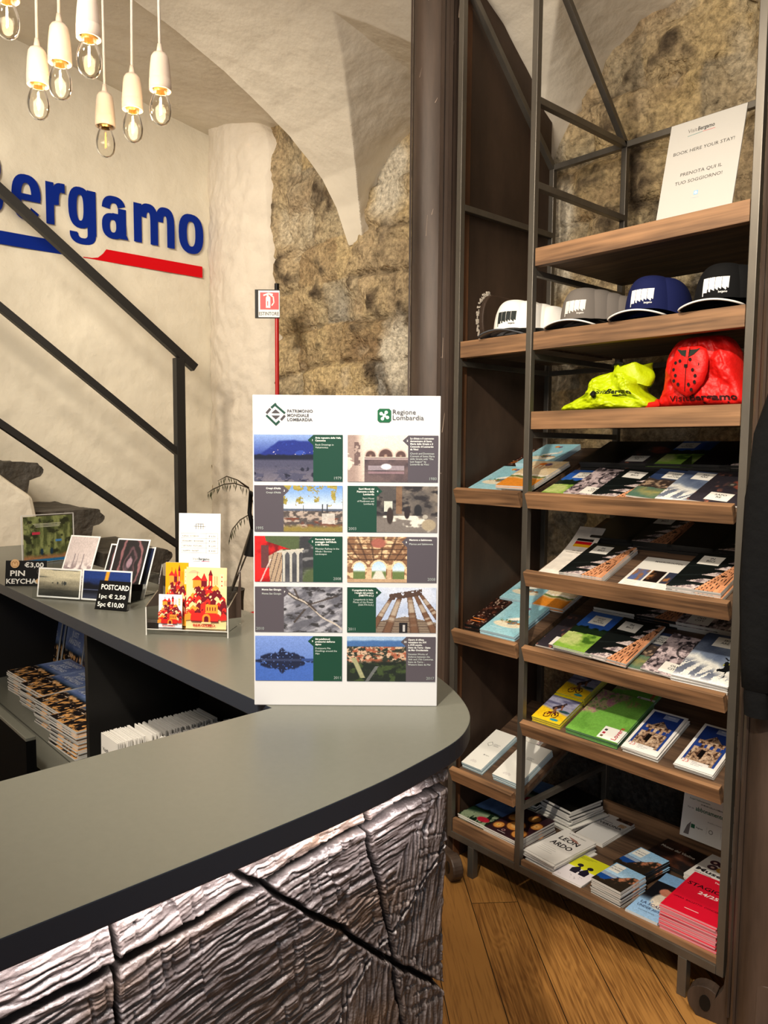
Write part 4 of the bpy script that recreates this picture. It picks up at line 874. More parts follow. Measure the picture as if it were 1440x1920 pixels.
stack(LF, 'musei', onb(Z0), .418, .30, .115, .18, 4, .005, 'white museum leaflet with purple and gold round letters', 'white museum leaflet under the top one', LF, 'white museum leaflets', rot=-.05, jit=.002)
stack(MG, 'red', onb(Z0), .495, .004, .158, .232, 14, .0052, 'bright red opera season brochure topping the big pile at the right', 'red season brochure in the big pile below the top one', 'brochure', 'red season brochures', edge='r', rot=.05, jit=.0028)
stack(MG, 'green', onb(.1462), -.284, .012, .128, .20, 9, .0052, 'magazine with blue lake and green shore in the lower left box', 'lake magazine in the pile of the lower left box', MG, 'lake magazines lower left', jit=.006)
stack(MG, 'food', onb(.1462), -.158, .010, .142, .215, 9, .0052, 'magazine with yellow pastries on dark red in the lower left box', 'pastry magazine in the pile of the lower left box', MG, 'pastry magazines lower left', jit=.003)
stack(MG, 'white', onb(Z0), -.135, .285, .15, .19, 8, .004, 'white magazine topping the low pile at the back of the bottom shelf', 'white magazine in low pile at back of bottom shelf', MG, 'white magazines at the back', rot=-.1, jit=.012)
stack(MG, 'black', onb(Z0 + .0375), -.125, .29, .14, .17, 5, .008, 'black covered magazine on top of the pile at the back', 'black covered magazine within the pile at the back', MG, 'black magazines at the back', rot=-.12, jit=.008)
stack(MG, 'green', onb(Z0), -.285, .25, .16, .20, 10, .0048, 'blue green magazine topping the pile deep in the left bay', 'blue green magazine in the pile deep in the left bay', MG, 'lake magazines deep in the left bay', rot=.08, jit=.006)
# subscription notice standing at the back of the bottom shelf
M = Matrix.Translation((.325, .438, .205)) @ Matrix.Rotation(math.radians(78), 4, 'X')
o = MB().box((0, 0, -.002), (.205, .15, 0)).build('notice_card', M_white, mw=Matrix.Translation((.325, .452, .2065)) @ Matrix.Rotation(math.radians(80), 4, 'X'))
tag(o, 'white notice card with green web address leaning behind the bottom shelf leaflets', 'notice')
p = Pr(); p.text(.02, .128, "Scopri l'abbonamento", .008, (.45, .52, .5), True); p.text(.06, .118, 'DI MUSEI DELLA LOMBARDIA', .0065, (.25, .3, .3), True); p.text(.016, .098, 'Vai su', .009, (.35, .35, .35)); p.text(.044, .096, 'abbonamentomusei.it', .019, (.12, .38, .30), True, width=.15)
p.text(.088, .070, 'Acquista o rinnova con la tessera', .006, (.45, .45, .45)); p.rect(.035, .036, .048, .049, (.1, .38, .25)); p.text(.052, .040, 'Regione', .007, (.3, .3, .3), True)
p.line([(.088, .032), (.088, .055)], .0006, (.6, .6, .6)); p.disc(.102, .043, .007, (.4, .4, .4)); p.disc(.102, .043, .005, (.93, .93, .92)); p.line([(.135, .032), (.135, .055)], .0006, (.6, .6, .6)); p.text(.142, .040, 'piemonte', .007, (.3, .3, .3), True)
p.poly([(.012, .010), (.030, .010), (.034, .055), (.022, .040)], (.45, .42, .42)); p.build('print', M_print, o)

# ---- BOOK HERE sign on the top shelf
wv = .205; tilt = math.radians(76)
o = MB().box((0, 0, -.004), (wv, .275, 0)).build('acrylic_sign', mk('sign_white', (.72, .71, .69), .6), mw=Matrix.Translation((.402, .012, 2.118)) @ Matrix.Rotation(tilt, 4, 'X'), bevel=.0006)
tag(o, 'white booking notice panel leaning on the top wooden shelf', 'sign')
p = Pr(); g_ = (.20, .18, .17)
p.text(wv * .38, .238, 'Visit', .016, (.40, .38, .36), False, 'r', width=.026); p.text(wv * .39, .238, 'Bergamo', .016, (.22, .22, .22), True, width=.045)
p.line([(wv * .26, .229), (wv * .46, .2315)], .0013, (.3, .5, .5)); p.line([(wv * .46, .2315), (wv * .62, .2315)], .0013, (.75, .35, .35))
p.text(wv * .5, .181, 'BOOK HERE YOUR STAY!', .0135, g_, False, 'c', width=.165)
p.text(wv * .52, .115, 'PRENOTA QUI IL', .0135, g_, False, 'c', width=.112); p.text(wv * .5, .092, 'TUO SOGGIORNO!', .0135, g_, False, 'c', width=.128)
p.rect(wv * .5 - .006, .052, wv * .5 + .006, .064, (.55, .70, .82)); p.disc(wv * .5, .058, .0035, (.93, .93, .92)); p.text(wv * .5, .043, 'Lombardia', .005, (.6, .7, .75), False, 'c')
p.build('print', M_print, o)

# ================================================================== caps
def cap_parts(colr, logo):
    """trucker-type cap looking towards -y, sweatband on z=0"""
    n = 40; rows = 16; P = np.zeros((rows, n, 3)); cols = np.zeros((rows - 1, n, 3))
    for j in range(rows):
        t = j / (rows - 1); a = t * PI / 2
        for k in range(n):
            b = 2 * PI * k / n; fx = math.cos(b); fy = math.sin(b); front = max(0, -fy)
            r = math.cos(a) ** (.62 - .16 * front); h = math.sin(a) ** (.92)
            rx, ry = .0775, .095
            z = .121 * h
            P[j, k] = (fx * rx * r, fy * ry * r + .0, z + .006 * front * math.sin(2 * a))
    cr = MB(); cr.cur = colr; cr.grid(P, wrap=True)
    inner = MB(); inner.cur = tuple(.6 * c for c in colr)
    me = cr.mesh('crown'); me.materials.append(mk('cotton_%d_%d_%d' % tuple(int(c * 99) for c in colr), (1, 1, 1), .85, spec=.2, attr=True, bump=(900, .25, .001)))
    # brim
    nu, nv2 = 29, 8; top = np.zeros((nv2, nu, 3))
    for i in range(nu):
        b = PI * (1.14 + .72 * i / (nu - 1)); x0, y0 = .0775 * math.cos(b), .094 * math.sin(b)
        u = (i / (nu - 1) - .5) * 2
        x1 = .080 * math.sin(u * PI / 2) * 1.0; y1 = -.094 - .062 * math.cos(u * 1.35) ** .6 if abs(u) < 1 else -.094
        for j in range(nv2):
            t = j / (nv2 - 1); x = x0 + (x1 - x0) * t; y = y0 + (y1 - y0) * t
            top[j, i] = (x, y, .016 - .20 * (x * x) / .08 - .004 * t)
    br = MB(); br.cur = colr; br.grid(top); bot = top.copy(); bot[..., 2] -= .0035; br.cur = tuple(.75 * c for c in colr); br.grid(bot[:, ::-1])
    bme = br.mesh('brim'); bme.materials.append(me.materials[0])
    ed = MB(); q = [tuple(v) for v in top[-1]]; ed.cur = (.88, .88, .87) if colr[0] < .8 else (.30, .31, .33)
    ed.tube([(x, y, z - .0018) for x, y, z in q], .0026, 6); eme = ed.mesh('brim_edge'); eme.materials.append(M_matte)
    bt = MB(); bt.cur = colr; bt.lathe([(.0, .124), (.006, .123), (.007, .118), (.007, .115)], 12); btme = bt.mesh('top_button'); btme.materials.append(me.materials[0])
    lg = MB(); lc = logo
    def onf(x, z):   # point on the front panel
        s = min(1, z / .121); a = math.asin(s ** (1 / .92)); r = math.cos(a) ** .46; yy_ = -math.sqrt(max(0, 1 - (x / (.0775 * r)) ** 2)) * .095 * r
        return (x, yy_ - .0016, z)
    for k in range(4):
        xa = -.033 + k * .0165; xb = xa + .0155; m_ = 7
        skyline = [.043 + .0022 * ((i * 7 + k * 5) % 4) - .012 * (k == 0) * (1 - i / 6) - .004 * (k == 1) * (1 - i / 6) for i in range(m_)]
        for i in range(m_ - 1):
            x_a = xa + (xb - xa) * i / (m_ - 1); x_b = xa + (xb - xa) * (i + 1) / (m_ - 1)
            for zz in range(4):
                za = skyline[i] + (.078 - skyline[i]) * zz / 4; zb_ = skyline[i] + (.078 - skyline[i]) * (zz + 1) / 4
                lg.add([onf(x_a, za), onf(x_b, za), onf(x_b, zb_), onf(x_a, zb_)], [(0, 1, 2, 3)], lc)
    v, f = text_geo('bergamo', True)
    lg.add([onf(.009 + x * .0078 * .75, .036 + y * .0078) for x, y in v], f, lc)
    lme = lg.mesh('logo_print'); lme.materials.append(M_matte)
    return [('crown', me, True), ('brim', bme, True), ('brim_edge', eme, True), ('top_button', btme, True), ('logo_print', lme, False)]
def caps(colr, logo, x, y, z, rz, n, dx, dy, top, under, grp):
    parts = cap_parts(colr, logo)
    for nm, me, sm in parts:
        if sm: me.polygons.foreach_set('use_smooth', [True] * len(me.polygons))
    for i in range(n):
        e = empty('baseball_cap', (x + dx * i, y + dy * i, z + (.0045 if i else 0)), rz, label=top if i == 0 else under + ', ' + ('', 'second', 'third', 'fourth', 'fifth')[i] + ' in the nest', cat='cap', group=grp)
        e.scale = (1 - .02 * i, 1 - .02 * i, 1 - .075 * i)
        for nm, me, sm in parts:
            if nm in ('logo_print', 'brim_edge') and i: continue
            o = bpy.data.objects.new(nm, me); COL.objects.link(o); o.parent = e
CZ = 1.8712
caps((.93, .92, .90), (.14, .16, .16), -.150, .125, CZ, .22, 4, .030, .022, 'white baseball cap with black skyline print, front of its nest', 'white baseball cap nested behind the front white one', 'nested white caps')
caps((.42, .395, .375), (.86, .85, .83), .118, .125, CZ, .16, 5, .024, .025, 'grey baseball cap with white skyline print, front of its nest', 'grey baseball cap nested behind the front grey one', 'nested grey caps')
caps((.07, .10, .28), (.90, .90, .90), .345, .120, CZ, .12, 2, .020, .026, 'navy blue baseball cap with white skyline print', 'navy blue baseball cap nested behind the front blue one', 'nested blue caps')
caps((.05, .05, .055), (.92, .92, .92), .552, .120, CZ, .14, 4, .024, .024, 'black baseball cap with white skyline print, front of its nest', 'black baseball cap nested behind the front black one', 'nested black caps')

# ================================================================== soft bags on the third shelf
def cloth_lump(name, mat, fx, cx, cy, z0, parent=None, nx=70, nz=60):
    """closed puffy shape: fx(u,v)->(x, z, half thickness)"""
    U, V = np.meshgrid(np.linspace(-1, 1, nx), np.linspace(0, 1, nz)); x, z, th = fx(U, V)
    edge = np.clip((1 - np.abs(U) ** 6), 0, 1) ** .5 * np.clip(1 - np.abs(2 * V - 1) ** 10, 0, 1) ** .5
    wr = (fbm(U * 3 + V * 2, V * 4, 90) - .5) * .06 + (np.abs(fbm(U * 4 + V * 3, V * 5 - U * 2, 91) - .5)) * -.10
    F = np.stack([cx + x, cy - th * edge * (1 + wr * 6), z0 + z], -1); Bk = np.stack([cx + x, cy + th * edge * .8, z0 + z], -1)
    b = MB(); b.grid(F); b.grid(Bk[:, ::-1])
    return b.build(name, mat, parent, smooth='all'), F
M_yel = mk('fluo_yellow_nylon', (.74, .82, .03), .45, spec=.4, bump=(30, .5, .01)); M_rb = mk('red_nylon', (.86, .07, .05), .5, spec=.45, bump=(25, .5, .012))
def fy(U, V):
    half = .168 - .105 * V ** .75 + .012 * np.sin(V * 9); cen = -.0 + .035 * V - .01; top = .118 * (1 - .12 * U ** 2)
    return cen + U * half, V * top, .085 - .045 * V + .012 * np.sin(U * 5 + V * 7)
e = empty('nylon_bag', (.225, .12, 1.6185), label='fluorescent yellow folded nylon bag on the third shelf', cat='bag')
o, F = cloth_lump('body', M_yel, fy, 0, 0, 0, e)
col_ = MB(); tt = np.linspace(0, 2 * PI, 40)
col_.grid(np.array([[(.055 + (.066 + .01 * math.sin(3 * a) * (j / 9)) * math.cos(a) * (1 - .05 * j / 9 + .10 * math.sin(j * .6)), .0 + .045 * math.sin(a), .070 + .062 * j / 9 + .004 * math.sin(5 * a)) for a in tt[:-1]] for j in range(10)] + [[(.055 + .0 * math.cos(a), 0, .125) for a in tt[:-1]]]), wrap=True)
col_.build('gathered_neck', M_yel, e, smooth='all')
def wrap_text(parts, F, e, u0, v0, sc, sz, nm, colr, mat, lift=.003):
    nz_, nx_ = F.shape[:2]; b = MB()
    def at(u, v):
        i = np.clip((u + 1) / 2 * (nx_ - 1), 0, nx_ - 1.001); j = np.clip(v * (nz_ - 1), 0, nz_ - 1.001); i0, j0 = int(i), int(j); a, c_ = i - i0, j - j0
        p_ = (F[j0, i0] * (1 - a) + F[j0, i0 + 1] * a) * (1 - c_) + (F[j0 + 1, i0] * (1 - a) + F[j0 + 1, i0 + 1] * a) * c_; return (p_[0], p_[1] - lift, p_[2])
    x = u0
    for s, bold in parts:
        v_, f_ = text_geo(s, bold)
        if len(v_): b.add([at(x + q[0] * sc, v0 + q[1] * sz) for q in v_], f_, colr); x += (v_[:, 0].max() + .04) * sc
    return b, at, x
b, at, xe_ = wrap_text((('Visit', False), ('Bergamo', .03)), F, e, -.35, .40, .22, .17, 'lettering', (.12, .14, .05), M_matte)
b.add([at(u, v) for u, v in ((.25, .34), (.62, .34), (.62, .37), (.25, .37))], [(0, 1, 2, 3)], (.12, .14, .05)); b.build('lettering', M_matte, e)
MB().tube([(-.02, -.075, .038), (-.02, -.083, .046), (-.015, -.084, .054)], [.006, .009, .005], 8).build('cord_toggle', M_black, e)
MB().tube([(.02, -.048, .128), (.035, -.045, .137), (.06, -.048, .132), (.045, -.05, .128)], [.002, .005, .004, .002], 6).build('cord_knot', M_black, e)
def fr(U, V):
    half = .128 - .040 * V ** 1.1 - .012 * np.clip(V - .8, 0, 1) * 5; return U * half * (1 + .03 * np.sin(V * 8 + 1)) - .006 * V, V * (.194 - .016 * U ** 4), .060 - .012 * V + .006 * np.sin(V * 9 + U * 4)
e = empty('drawstring_bag', (.508, .12, 1.6185), label='bright red nylon backpack with black-dotted flap on the third shelf', cat='bag')
o, F = cloth_lump('body', M_rb, fr, 0, 0, 0, e)
b, at, xe_ = wrap_text((('Visit', False), ('Bergamo', .03)), F, e, -.62, .085, .27, .12, 'lettering', (.20, .03, .03), M_matte)
b.add([at(u, v) for u, v in ((.15, .035), (.66, .035), (.66, .06), (.15, .06))], [(0, 1, 2, 3)], (.25, .03, .03)); b.build('lettering', M_matte, e)
pf = [(x * .88 - .012, z * 1.0 + .002) for x, z in [(-.052, .135), (-.045, .152), (-.03, .160), (.03, .158), (.05, .148), (.058, .125), (.056, .09), (.045, .06), (.02, .035), (-.005, .022), (-.03, .035), (-.052, .055), (-.066, .085)]]
q = MB(); n_ = len(pf); cxf, czf = -.005, .095; rings = []
for k, sc_ in enumerate((1.0, .93, .6, .25)):
    rings.append([(cxf + (x - cxf) * sc_, -.070 - (.0, .010, .015, .017)[k], czf + (z - czf) * sc_) for x, z in pf])
q.grid(np.array(rings), wrap=True); q.add(rings[-1], [tuple(range(n_))]); flp = q.build('flap', M_rb, e, smooth='all')
q = MB()
for dx, dz in ((-.038, .118), (-.022, .122), (.012, .124), (.034, .128), (-.044, .100), (.036, .110), (-.036, .084), (.022, .096), (-.042, .070), (.030, .080), (-.026, .060), (.010, .058), (.028, .064), (.018, .044)):
    q.add([(-.014 + dx * .85 + .0042 * math.cos(a), -.0915 + .010 * (abs(dx) / .05) ** 2 + .008 * (abs(dz - .09) / .06) ** 2, dz + .0048 * math.sin(a)) for a in np.linspace(0, 2 * PI, 11)[:-1]], [tuple(range(10))[::-1]], (.10, .03, .03))
q.build('black_dot', M_matte, flp)
q = MB(); q.add([(-.045, -.0805, .154), (.020, -.0805, .152), (.005, -.086, .137), (-.012, -.0885, .130), (-.030, -.086, .138)], [(0, 4, 3, 2, 1)], (.13, .16, .13)); q.build('dark_inset', M_matte, flp)
MB().bar((-.010, -.087, .158), (-.014, -.0895, .112), .007, .002, up=(0, 1, 0)).build('red_tab', M_rb, flp)
MB().box((-.0185, -.0915, .104), (-.010, -.0885, .112)).build('slider_buckle', M_black, flp)
MB().bar((-.014, -.0892, .108), (-.016, -.0875, .040), .0012).build('seam_zip', M_black, flp)
MB().tube([(-.12, .0, .009), (-.15, -.04, .009), (-.11, -.05, .012), (-.13, -.02, .02)], .008, 8).build('cord_end', M_rb, e, smooth=True)
MB().tube([(.11, .02, .01), (.135, .0, .012), (.12, -.03, .008)], .007, 8).build('cord_end', M_rb, e, smooth=True)

# ================================================================== black garment hanging in front of the right column
g = empty('black_coat', (.815, -.13, 1.64), label='black garment hanging at the right edge in front of the steel column', cat='coat')
def garm(name, path, rad, flat):
    b = MB(); n = 18; P = []
    for (x, y, z), r in zip(path, rad): P.append([(x + r * math.cos(2 * PI * k / n) * (1 + .09 * math.sin(3 * k + z * 30)), y + r * flat * math.sin(2 * PI * k / n), z) for k in range(n)])
    b.grid(np.array(P), wrap=True); b.add(P[-1], [tuple(range(n))]); b.add(P[0], [tuple(range(n))[::-1]]); return b.build(name, M_coat, g, smooth='all')
M_coat = mk('black_jersey', (.055, .058, .065), .9, spec=.15, bump=(25, .5, .01))
garm('sleeve', [(.02, .0, .02), (-.012, 0, -.10), (-.030, 0, -.25), (-.038, .0, -.45), (-.036, 0, -.62), (-.034, 0, -.70), (-.034, 0, -.702)], [.05, .052, .05, .045, .038, .034, .030], .55)
garm('cuff', [(-.034, 0, -.70), (-.033, 0, -.72), (-.032, 0, -.765)], [.028, .029, .027], .6)
garm('torso', [(.10, -.02, .06), (.10, -.02, -.1), (.11, -.02, -.4), (.12, -.02, -.66), (.12, -.02, -.67)], [.08, .10, .11, .11, .10], .5)
MB().tube([(.10, -.02, .05), (.10, -.02, .12), (.06, .03, .14), (.03, .07, .14)], .004, 8).build('hanging_hook', M_steel, g)

# ================================================================== lettering on the white wall
lw = empty('wall_lettering', (WX + .0108, 0, 2.6), label='large blue lettering with blue and red underline on the white wall', cat='lettering')
def ring(cx, cy, a, b, tx, ty, a0, a1, n=28, pw=2.5):
    """part of a superelliptic ring as (outer, inner) strip, angles in degrees"""
    out = []
    for k in range(n + 1):
        t = math.radians(a0 + (a1 - a0) * k / n); c, s_ = math.cos(t), math.sin(t); sc = lambda q: math.copysign(abs(q) ** (2 / pw), q)
        out.append(((cx + a * sc(c), cy + b * sc(s_)), (cx + (a - tx) * sc(c), cy + (b - ty) * sc(s_))))
    return out
def letter(strips, polys, y0, y1, zb, zh):
    """shapes given in a unit box, x 0..1 over y0..y1 and y 0..1 over the x-height"""
    b = MB(); T = lambda p_: (0, y0 + p_[0] * (y1 - y0), zb - 2.6 + p_[1] * zh)
    _k = 0
    for st in strips:
        _k += 1; T = lambda p_, _k=_k: (.0005 * _k, y0 + p_[0] * (y1 - y0), zb - 2.6 + p_[1] * zh)
        for (o1, i1), (o2, i2) in zip(st[:-1], st[1:]): b.add([T(o1), T(i1), T(i2), T(o2)], [(0, 3, 2, 1)])
    for po in polys:
        _k += 1; T = lambda p_, _k=_k: (.0005 * _k, y0 + p_[0] * (y1 - y0), zb - 2.6 + p_[1] * zh); b.add([T(q) for q in po], [tuple(range(len(po)))])
    o = b.build('letter', M_ltr_b, lw)
def bx4(a, b, c, d): return [(a, b), (c, b), (c, d), (a, d)]
SH = {
 'o': ([ring(.5, .5, .5, .52, .33, .19, 0, 360)], []),
 'e': ([ring(.5, .5, .5, .52, .33, .19, 0, 325)], [bx4(.2, .43, .98, .58)]),
 'r': ([ring(.80, .52, .52, .48, .40, .22, 90, 185, 12)], [bx4(0, 0, .42, .98), bx4(.80, .78, 1.0, 1.0)]),
 'g': ([ring(.42, .53, .42, .49, .30, .18, 0, 360), ring(.5, -.08, .47, .26, .30, .15, 180, 360, 20)], [bx4(.67, -.10, .99, .98), bx4(.03, -.10, .30, -.06)]),
 'a': ([ring(.47, .66, .46, .36, .31, .17, 20, 175, 20), ring(.42, .28, .42, .31, .30, .155, 0, 360, 30)], [bx4(.62, .06, .93, .74), bx4(.4, .46, .75, .60), [(.62, .06), (.68, 0), (1.0, 0), (.95, .10)]]),
 'm': ([ring(.355, .62, .235, .40, .19, .22, 0, 175, 16), ring(.77, .62, .235, .40, .19, .22, 0, 180, 16)], [bx4(0, 0, .19, .98), bx4(.40, 0, .59, .64), bx4(.815, 0, 1.005, .64)]),
 'B': ([ring(.55, 1.03, .40, .34, .33, .16, -90, 90, 16), ring(.55, .37, .45, .37, .34, .17, -90, 90, 16)], [bx4(0, 0, .33, 1.37), bx4(.3, 0, .56, .17), bx4(.3, .60, .56, .80), bx4(.3, 1.21, .56, 1.37)]),
 'i': ([], [bx4(0, 0, .35, .98), bx4(0, 1.14, .35, 1.35)]), 't': ([], [bx4(.3, 0, .62, 1.3), bx4(0, .82, 1, .98)]), 'V': ([], [[(0, 1.37), (.2, 1.37), (.5, .2), (.8, 1.37), (1, 1.37), (.62, 0), (.38, 0)]]),
 's': ([ring(.5, .72, .45, .29, .25, .13, 20, 270, 20), ring(.5, .29, .45, .30, .25, .13, -160, 90, 20)], [])}
XH = .232; ZBL = 2.716
for ch, y0, y1, zb, zh in (('B', -.835, -.668, ZBL + .004, XH), ('e', -.626, -.475, ZBL + .006, XH), ('r', -.449, -.345, ZBL + .006, XH), ('g', -.328, -.170, ZBL + .006, XH), ('a', -.138, .018, ZBL - .002, XH), ('m', .054, .314, ZBL, XH), ('o', .344, .514, ZBL - .004, XH), ('t', -.98, -.90, ZBL, XH), ('i', -1.06, -1.03, ZBL, XH), ('s', -1.20, -1.10, ZBL, XH), ('i', -1.28, -1.25, ZBL, XH), ('V', -1.48, -1.31, ZBL, XH)): letter(*SH[ch], y0, y1, zb, zh)
def wallpoly(pts, m, nm):
    b = MB(); b.add([(0, y, z - 2.6) for y, z in pts], [tuple(range(len(pts)))]); o = b.build(nm, m, lw)
wallpoly([(-2.2, 2.568), (-.36, 2.568), (-.30, 2.570), (-.33, 2.59), (-.36, 2.635), (-.36, 2.638), (-2.2, 2.638)], M_ltr_b, 'blue_underline')
wallpoly([(-.25, 2.570), (.505, 2.570), (.505, 2.640), (-.115, 2.640), (-.135, 2.612), (-.165, 2.585), (-.20, 2.577), (-.25, 2.575)], M_ltr_r, 'red_underline')

# ================================================================== stair with stone treads and black handrail
SX = -2.40
def PR(px, py): p = PX(px, py, SX); return (p[1], p[2])
hr = empty('handrail', (SX, .035, .9), label='black steel handrail with three sloping bars and an end post along the stair', cat='handrail')
def hbar(nm, p0, p1, w_, h_):
    (y0, z0), (y1, z1) = p0, p1; MB().bar((0, y0 - .035, z0 - .9), (0, y1 - .035, z1 - .9), w_, h_).build(nm, M_rail, hr, bevel=.0015)
def ext(p0, p1, k): return (p1[0] + (p0[0] - p1[0]) * k, p1[1] + (p0[1] - p1[1]) * k)
a, b_ = PR(0, 356), PR(365, 690); hbar('top_rail', ext(a, b_, 1.7), b_, .04, .045)
a, b_ = PR(0, 576), PR(332, 848); hbar('middle_rail', ext(a, b_, 1.7), b_, .04, .034)
a, b_ = PR(0, 794), PR(334, 1022); hbar('lower_rail', ext(a, b_, 1.7), b_, .04, .034)
pt_, pb_ = PR(338, 672), PR(346, 1060); MB().bar((0, 0, pt_[1] - .9), (0, 0, .80 - .9), .045, .052, up=(0, 1, 0)).build('end_post', M_rail, hr, bevel=.0015)

def slab_mesh(y0, y1, zt, th, seed, riser):
    """worn stone tread: rounded nosing, rough riser block below"""
    nx = 30; prof = []
    for k in range(9): a = -PI / 2 + PI * k / 8; prof.append((y1 - th / 2 + th / 2 * math.cos(a) * .9, zt - th / 2 + th / 2 * math.sin(a)))
    prof = [(y1 - .075, zt - riser), (y1 - .070, zt - riser * .6), (y1 - .062, zt - th - .008)] + prof + [(y1 - .1, zt + .002), (y0, zt), (y0, zt - riser)]
    x0, x1 = -2.985, SX + .095; P = []
    for i in range(nx):
        x = x0 + (x1 - x0) * i / (nx - 1); row = []
        for k, (y, z) in enumerate(prof):
            dn = float(fbm(np.array(x * 6 + k * .9), np.array(z * 6 + seed * 5.), seed)) - .5
            row.append((x, y + dn * .03, z + dn * .018))
        P.append(row)
    b = MB(); b.grid(np.array(P)[:, ::-1]); n = len(prof); L = len(b.v)
    b.f.append(tuple(range(L - n, L))); b.c.append((1, 1, 1)); b.f.append(tuple(range(n))[::-1]); b.c.append((1, 1, 1))
    return b
nose = [PR(61, 866), PR(175, 953), (-.085, .955), (.14, .715)]
prev = -1.12
for i, (y, z) in enumerate([(nose[0][0] - .29, nose[0][1] + .24)] + nose):
    o = slab_mesh(y - .36, y + .02, z, .075, 100 + i, .24).build('stone_step', M_slab, smooth=True)
    tag(o, ['dark worn stone step at the left frame edge, highest of the flight', 'dark worn stone step just below the highest one', 'dark stone step behind the framed picture on the counter', 'dark stone step behind the leaning postcards', 'dark stone step low down near the corner pier', 'lowest dark stone step by the corner pier'][i], 'step', 'stone steps')
    if i: tag(o, group='stone steps')
# white plastered string wall in front of the steps
q = [PR(-140, 800), PR(0, 903), PR(38, 928), PR(46, 965)]; q = [(q[0][0] - .6, q[0][1] + .5)] + q + [(q[-1][0] + .012, .9), (q[-1][0] + .012, 0), (-4.2, 0), (-4.2, q[0][1] + .5)]
Mx = Matrix(((0, 0, 1, 0), (1, 0, 0, 0), (0, 1, 0, 0), (0, 0, 0, 1)))
struct(MB().prism(q, SX + .06, SX + .19, M=Mx).build('wall_stair', M_plaster, bevel=.02))
q = [(-4.2, 0), (-.8, 0), (.50, 0), (.50, .24), (-.10, .68), (-.78, .95), (-4.2, 2.2)]
struct(MB().prism(q, WX + .01, SX + .05, M=Mx).build('trim_2', M_plaster))

# ================================================================== pendant bulbs on white cords
def bulb_light(p, e):
    l = bpy.data.lights.new('bulb_glow', 'POINT'); l.energy = e; l.color = (1, .72, .42); l.shadow_soft_size = .012
    o = bpy.data.objects.new('bulb_glow', l); COL.objects.link(o); o.location = p; return o
_pm = {}
def pm(k, f):
    if k not in _pm: _pm[k] = f()
    return _pm[k]
def msock():
    b = MB(); b.lathe([(.0, .118), (.0045, .118), (.0065, .104), (.0085, .0985), (.010, .0985)], 20); b.lathe([(.009, .0985), (.0145, .097), (.0185, .090), (.0205, .075), (.0222, .055), (.0228, .045), (.0226, .0442), (.0231, .0435), (.0233, .030), (.0232, .022), (.0222, .021), (.0195, .0215), (.0185, .030)], 28); me = b.mesh('socket'); me.materials.append(M_porc); me.polygons.foreach_set('use_smooth', [True] * len(me.polygons)); return me
def mthread():
    b = MB(); b.lathe([(.0, .034), (.0135, .034), (.0135, .022), (.0125, .018)], 20); me = b.mesh('screw_cap'); me.materials.append(mk('brass_cap', (.80, .66, .40), .35, .8)); return me
def mglass():
    b = MB(); b.lathe([(.0130, .020), (.0150, .013), (.0190, .003), (.0220, -.008), (.0230, -.019), (.0218, -.030), (.0180, -.040), (.0115, -.0470), (.004, -.0500), (.0, -.0503)], 28); me = b.mesh('glass_bulb'); me.materials.append(M_glass); me.polygons.foreach_set('use_smooth', [True] * len(me.polygons)); return me
def mfil(m):
    b = MB()
    for k in range(2): b.tube([(.0035 * (1 if k else -1), 0, -.028), (.0015 * (1 if k else -1), 0, .008)], .0011, 6)
    me = b.mesh('filament'); me.materials.append(m); return me
def mstem():
    b = MB(); b.lathe([(.004, .02), (.003, .005), (.0035, .0), (.0, -.002)], 10); me = b.mesh('glass_stem'); me.materials.append(M_glass); return me
lamp_px = [(72, 180, 38, 'leftmost low hanging one'), (113, 140, 40, 'second from left, a little higher'), (167, 95, 43, 'highest fully visible one'), (198, 255, 34, 'the only unlit and lowest one'), (249, 225, 36, 'second from right'), (301, 190, 38, 'rightmost'), (13, 22, 43, 'cut by the upper left frame corner')]
for i, (px, py, w_, desc) in enumerate(lamp_px):
    q = CAM + ray(px, py) * (1.65 * 38 / w_); q = Vector(q)
    on = i != 3
    e = empty('pendant_lamp', tuple(q), label='bare bulb in cream socket on white cord, ' + desc, cat='pendant lamp', group='pendant bulbs')
    for nm, me in (('socket', pm('s', msock)), ('screw_cap', pm('t', mthread)), ('glass_bulb', pm('g', mglass)), ('filament', pm('f1' if on else 'f0', lambda: mfil(M_fil if on else M_fil0)))):
        o = bpy.data.objects.new(nm, me); COL.objects.link(o); o.parent = e
        if nm == 'glass_bulb': gb = o
    st = bpy.data.objects.new('glass_stem', pm('st', mstem)); COL.objects.link(st); st.parent = gb
    zt = float(zceil(np.array(q.x), np.array(q.y))) - q.z
    MB().tube([(0, 0, .115), (R_.uniform(-.004, .004), R_.uniform(-.004, .004), .3), (R_.uniform(-.006, .006), R_.uniform(-.006, .006), .7), (0, 0, zt + .02)], .0031, 8).build('cord', M_cord, e, smooth='all')
    if on: bulb_light((q.x, q.y, q.z - .012), .55)

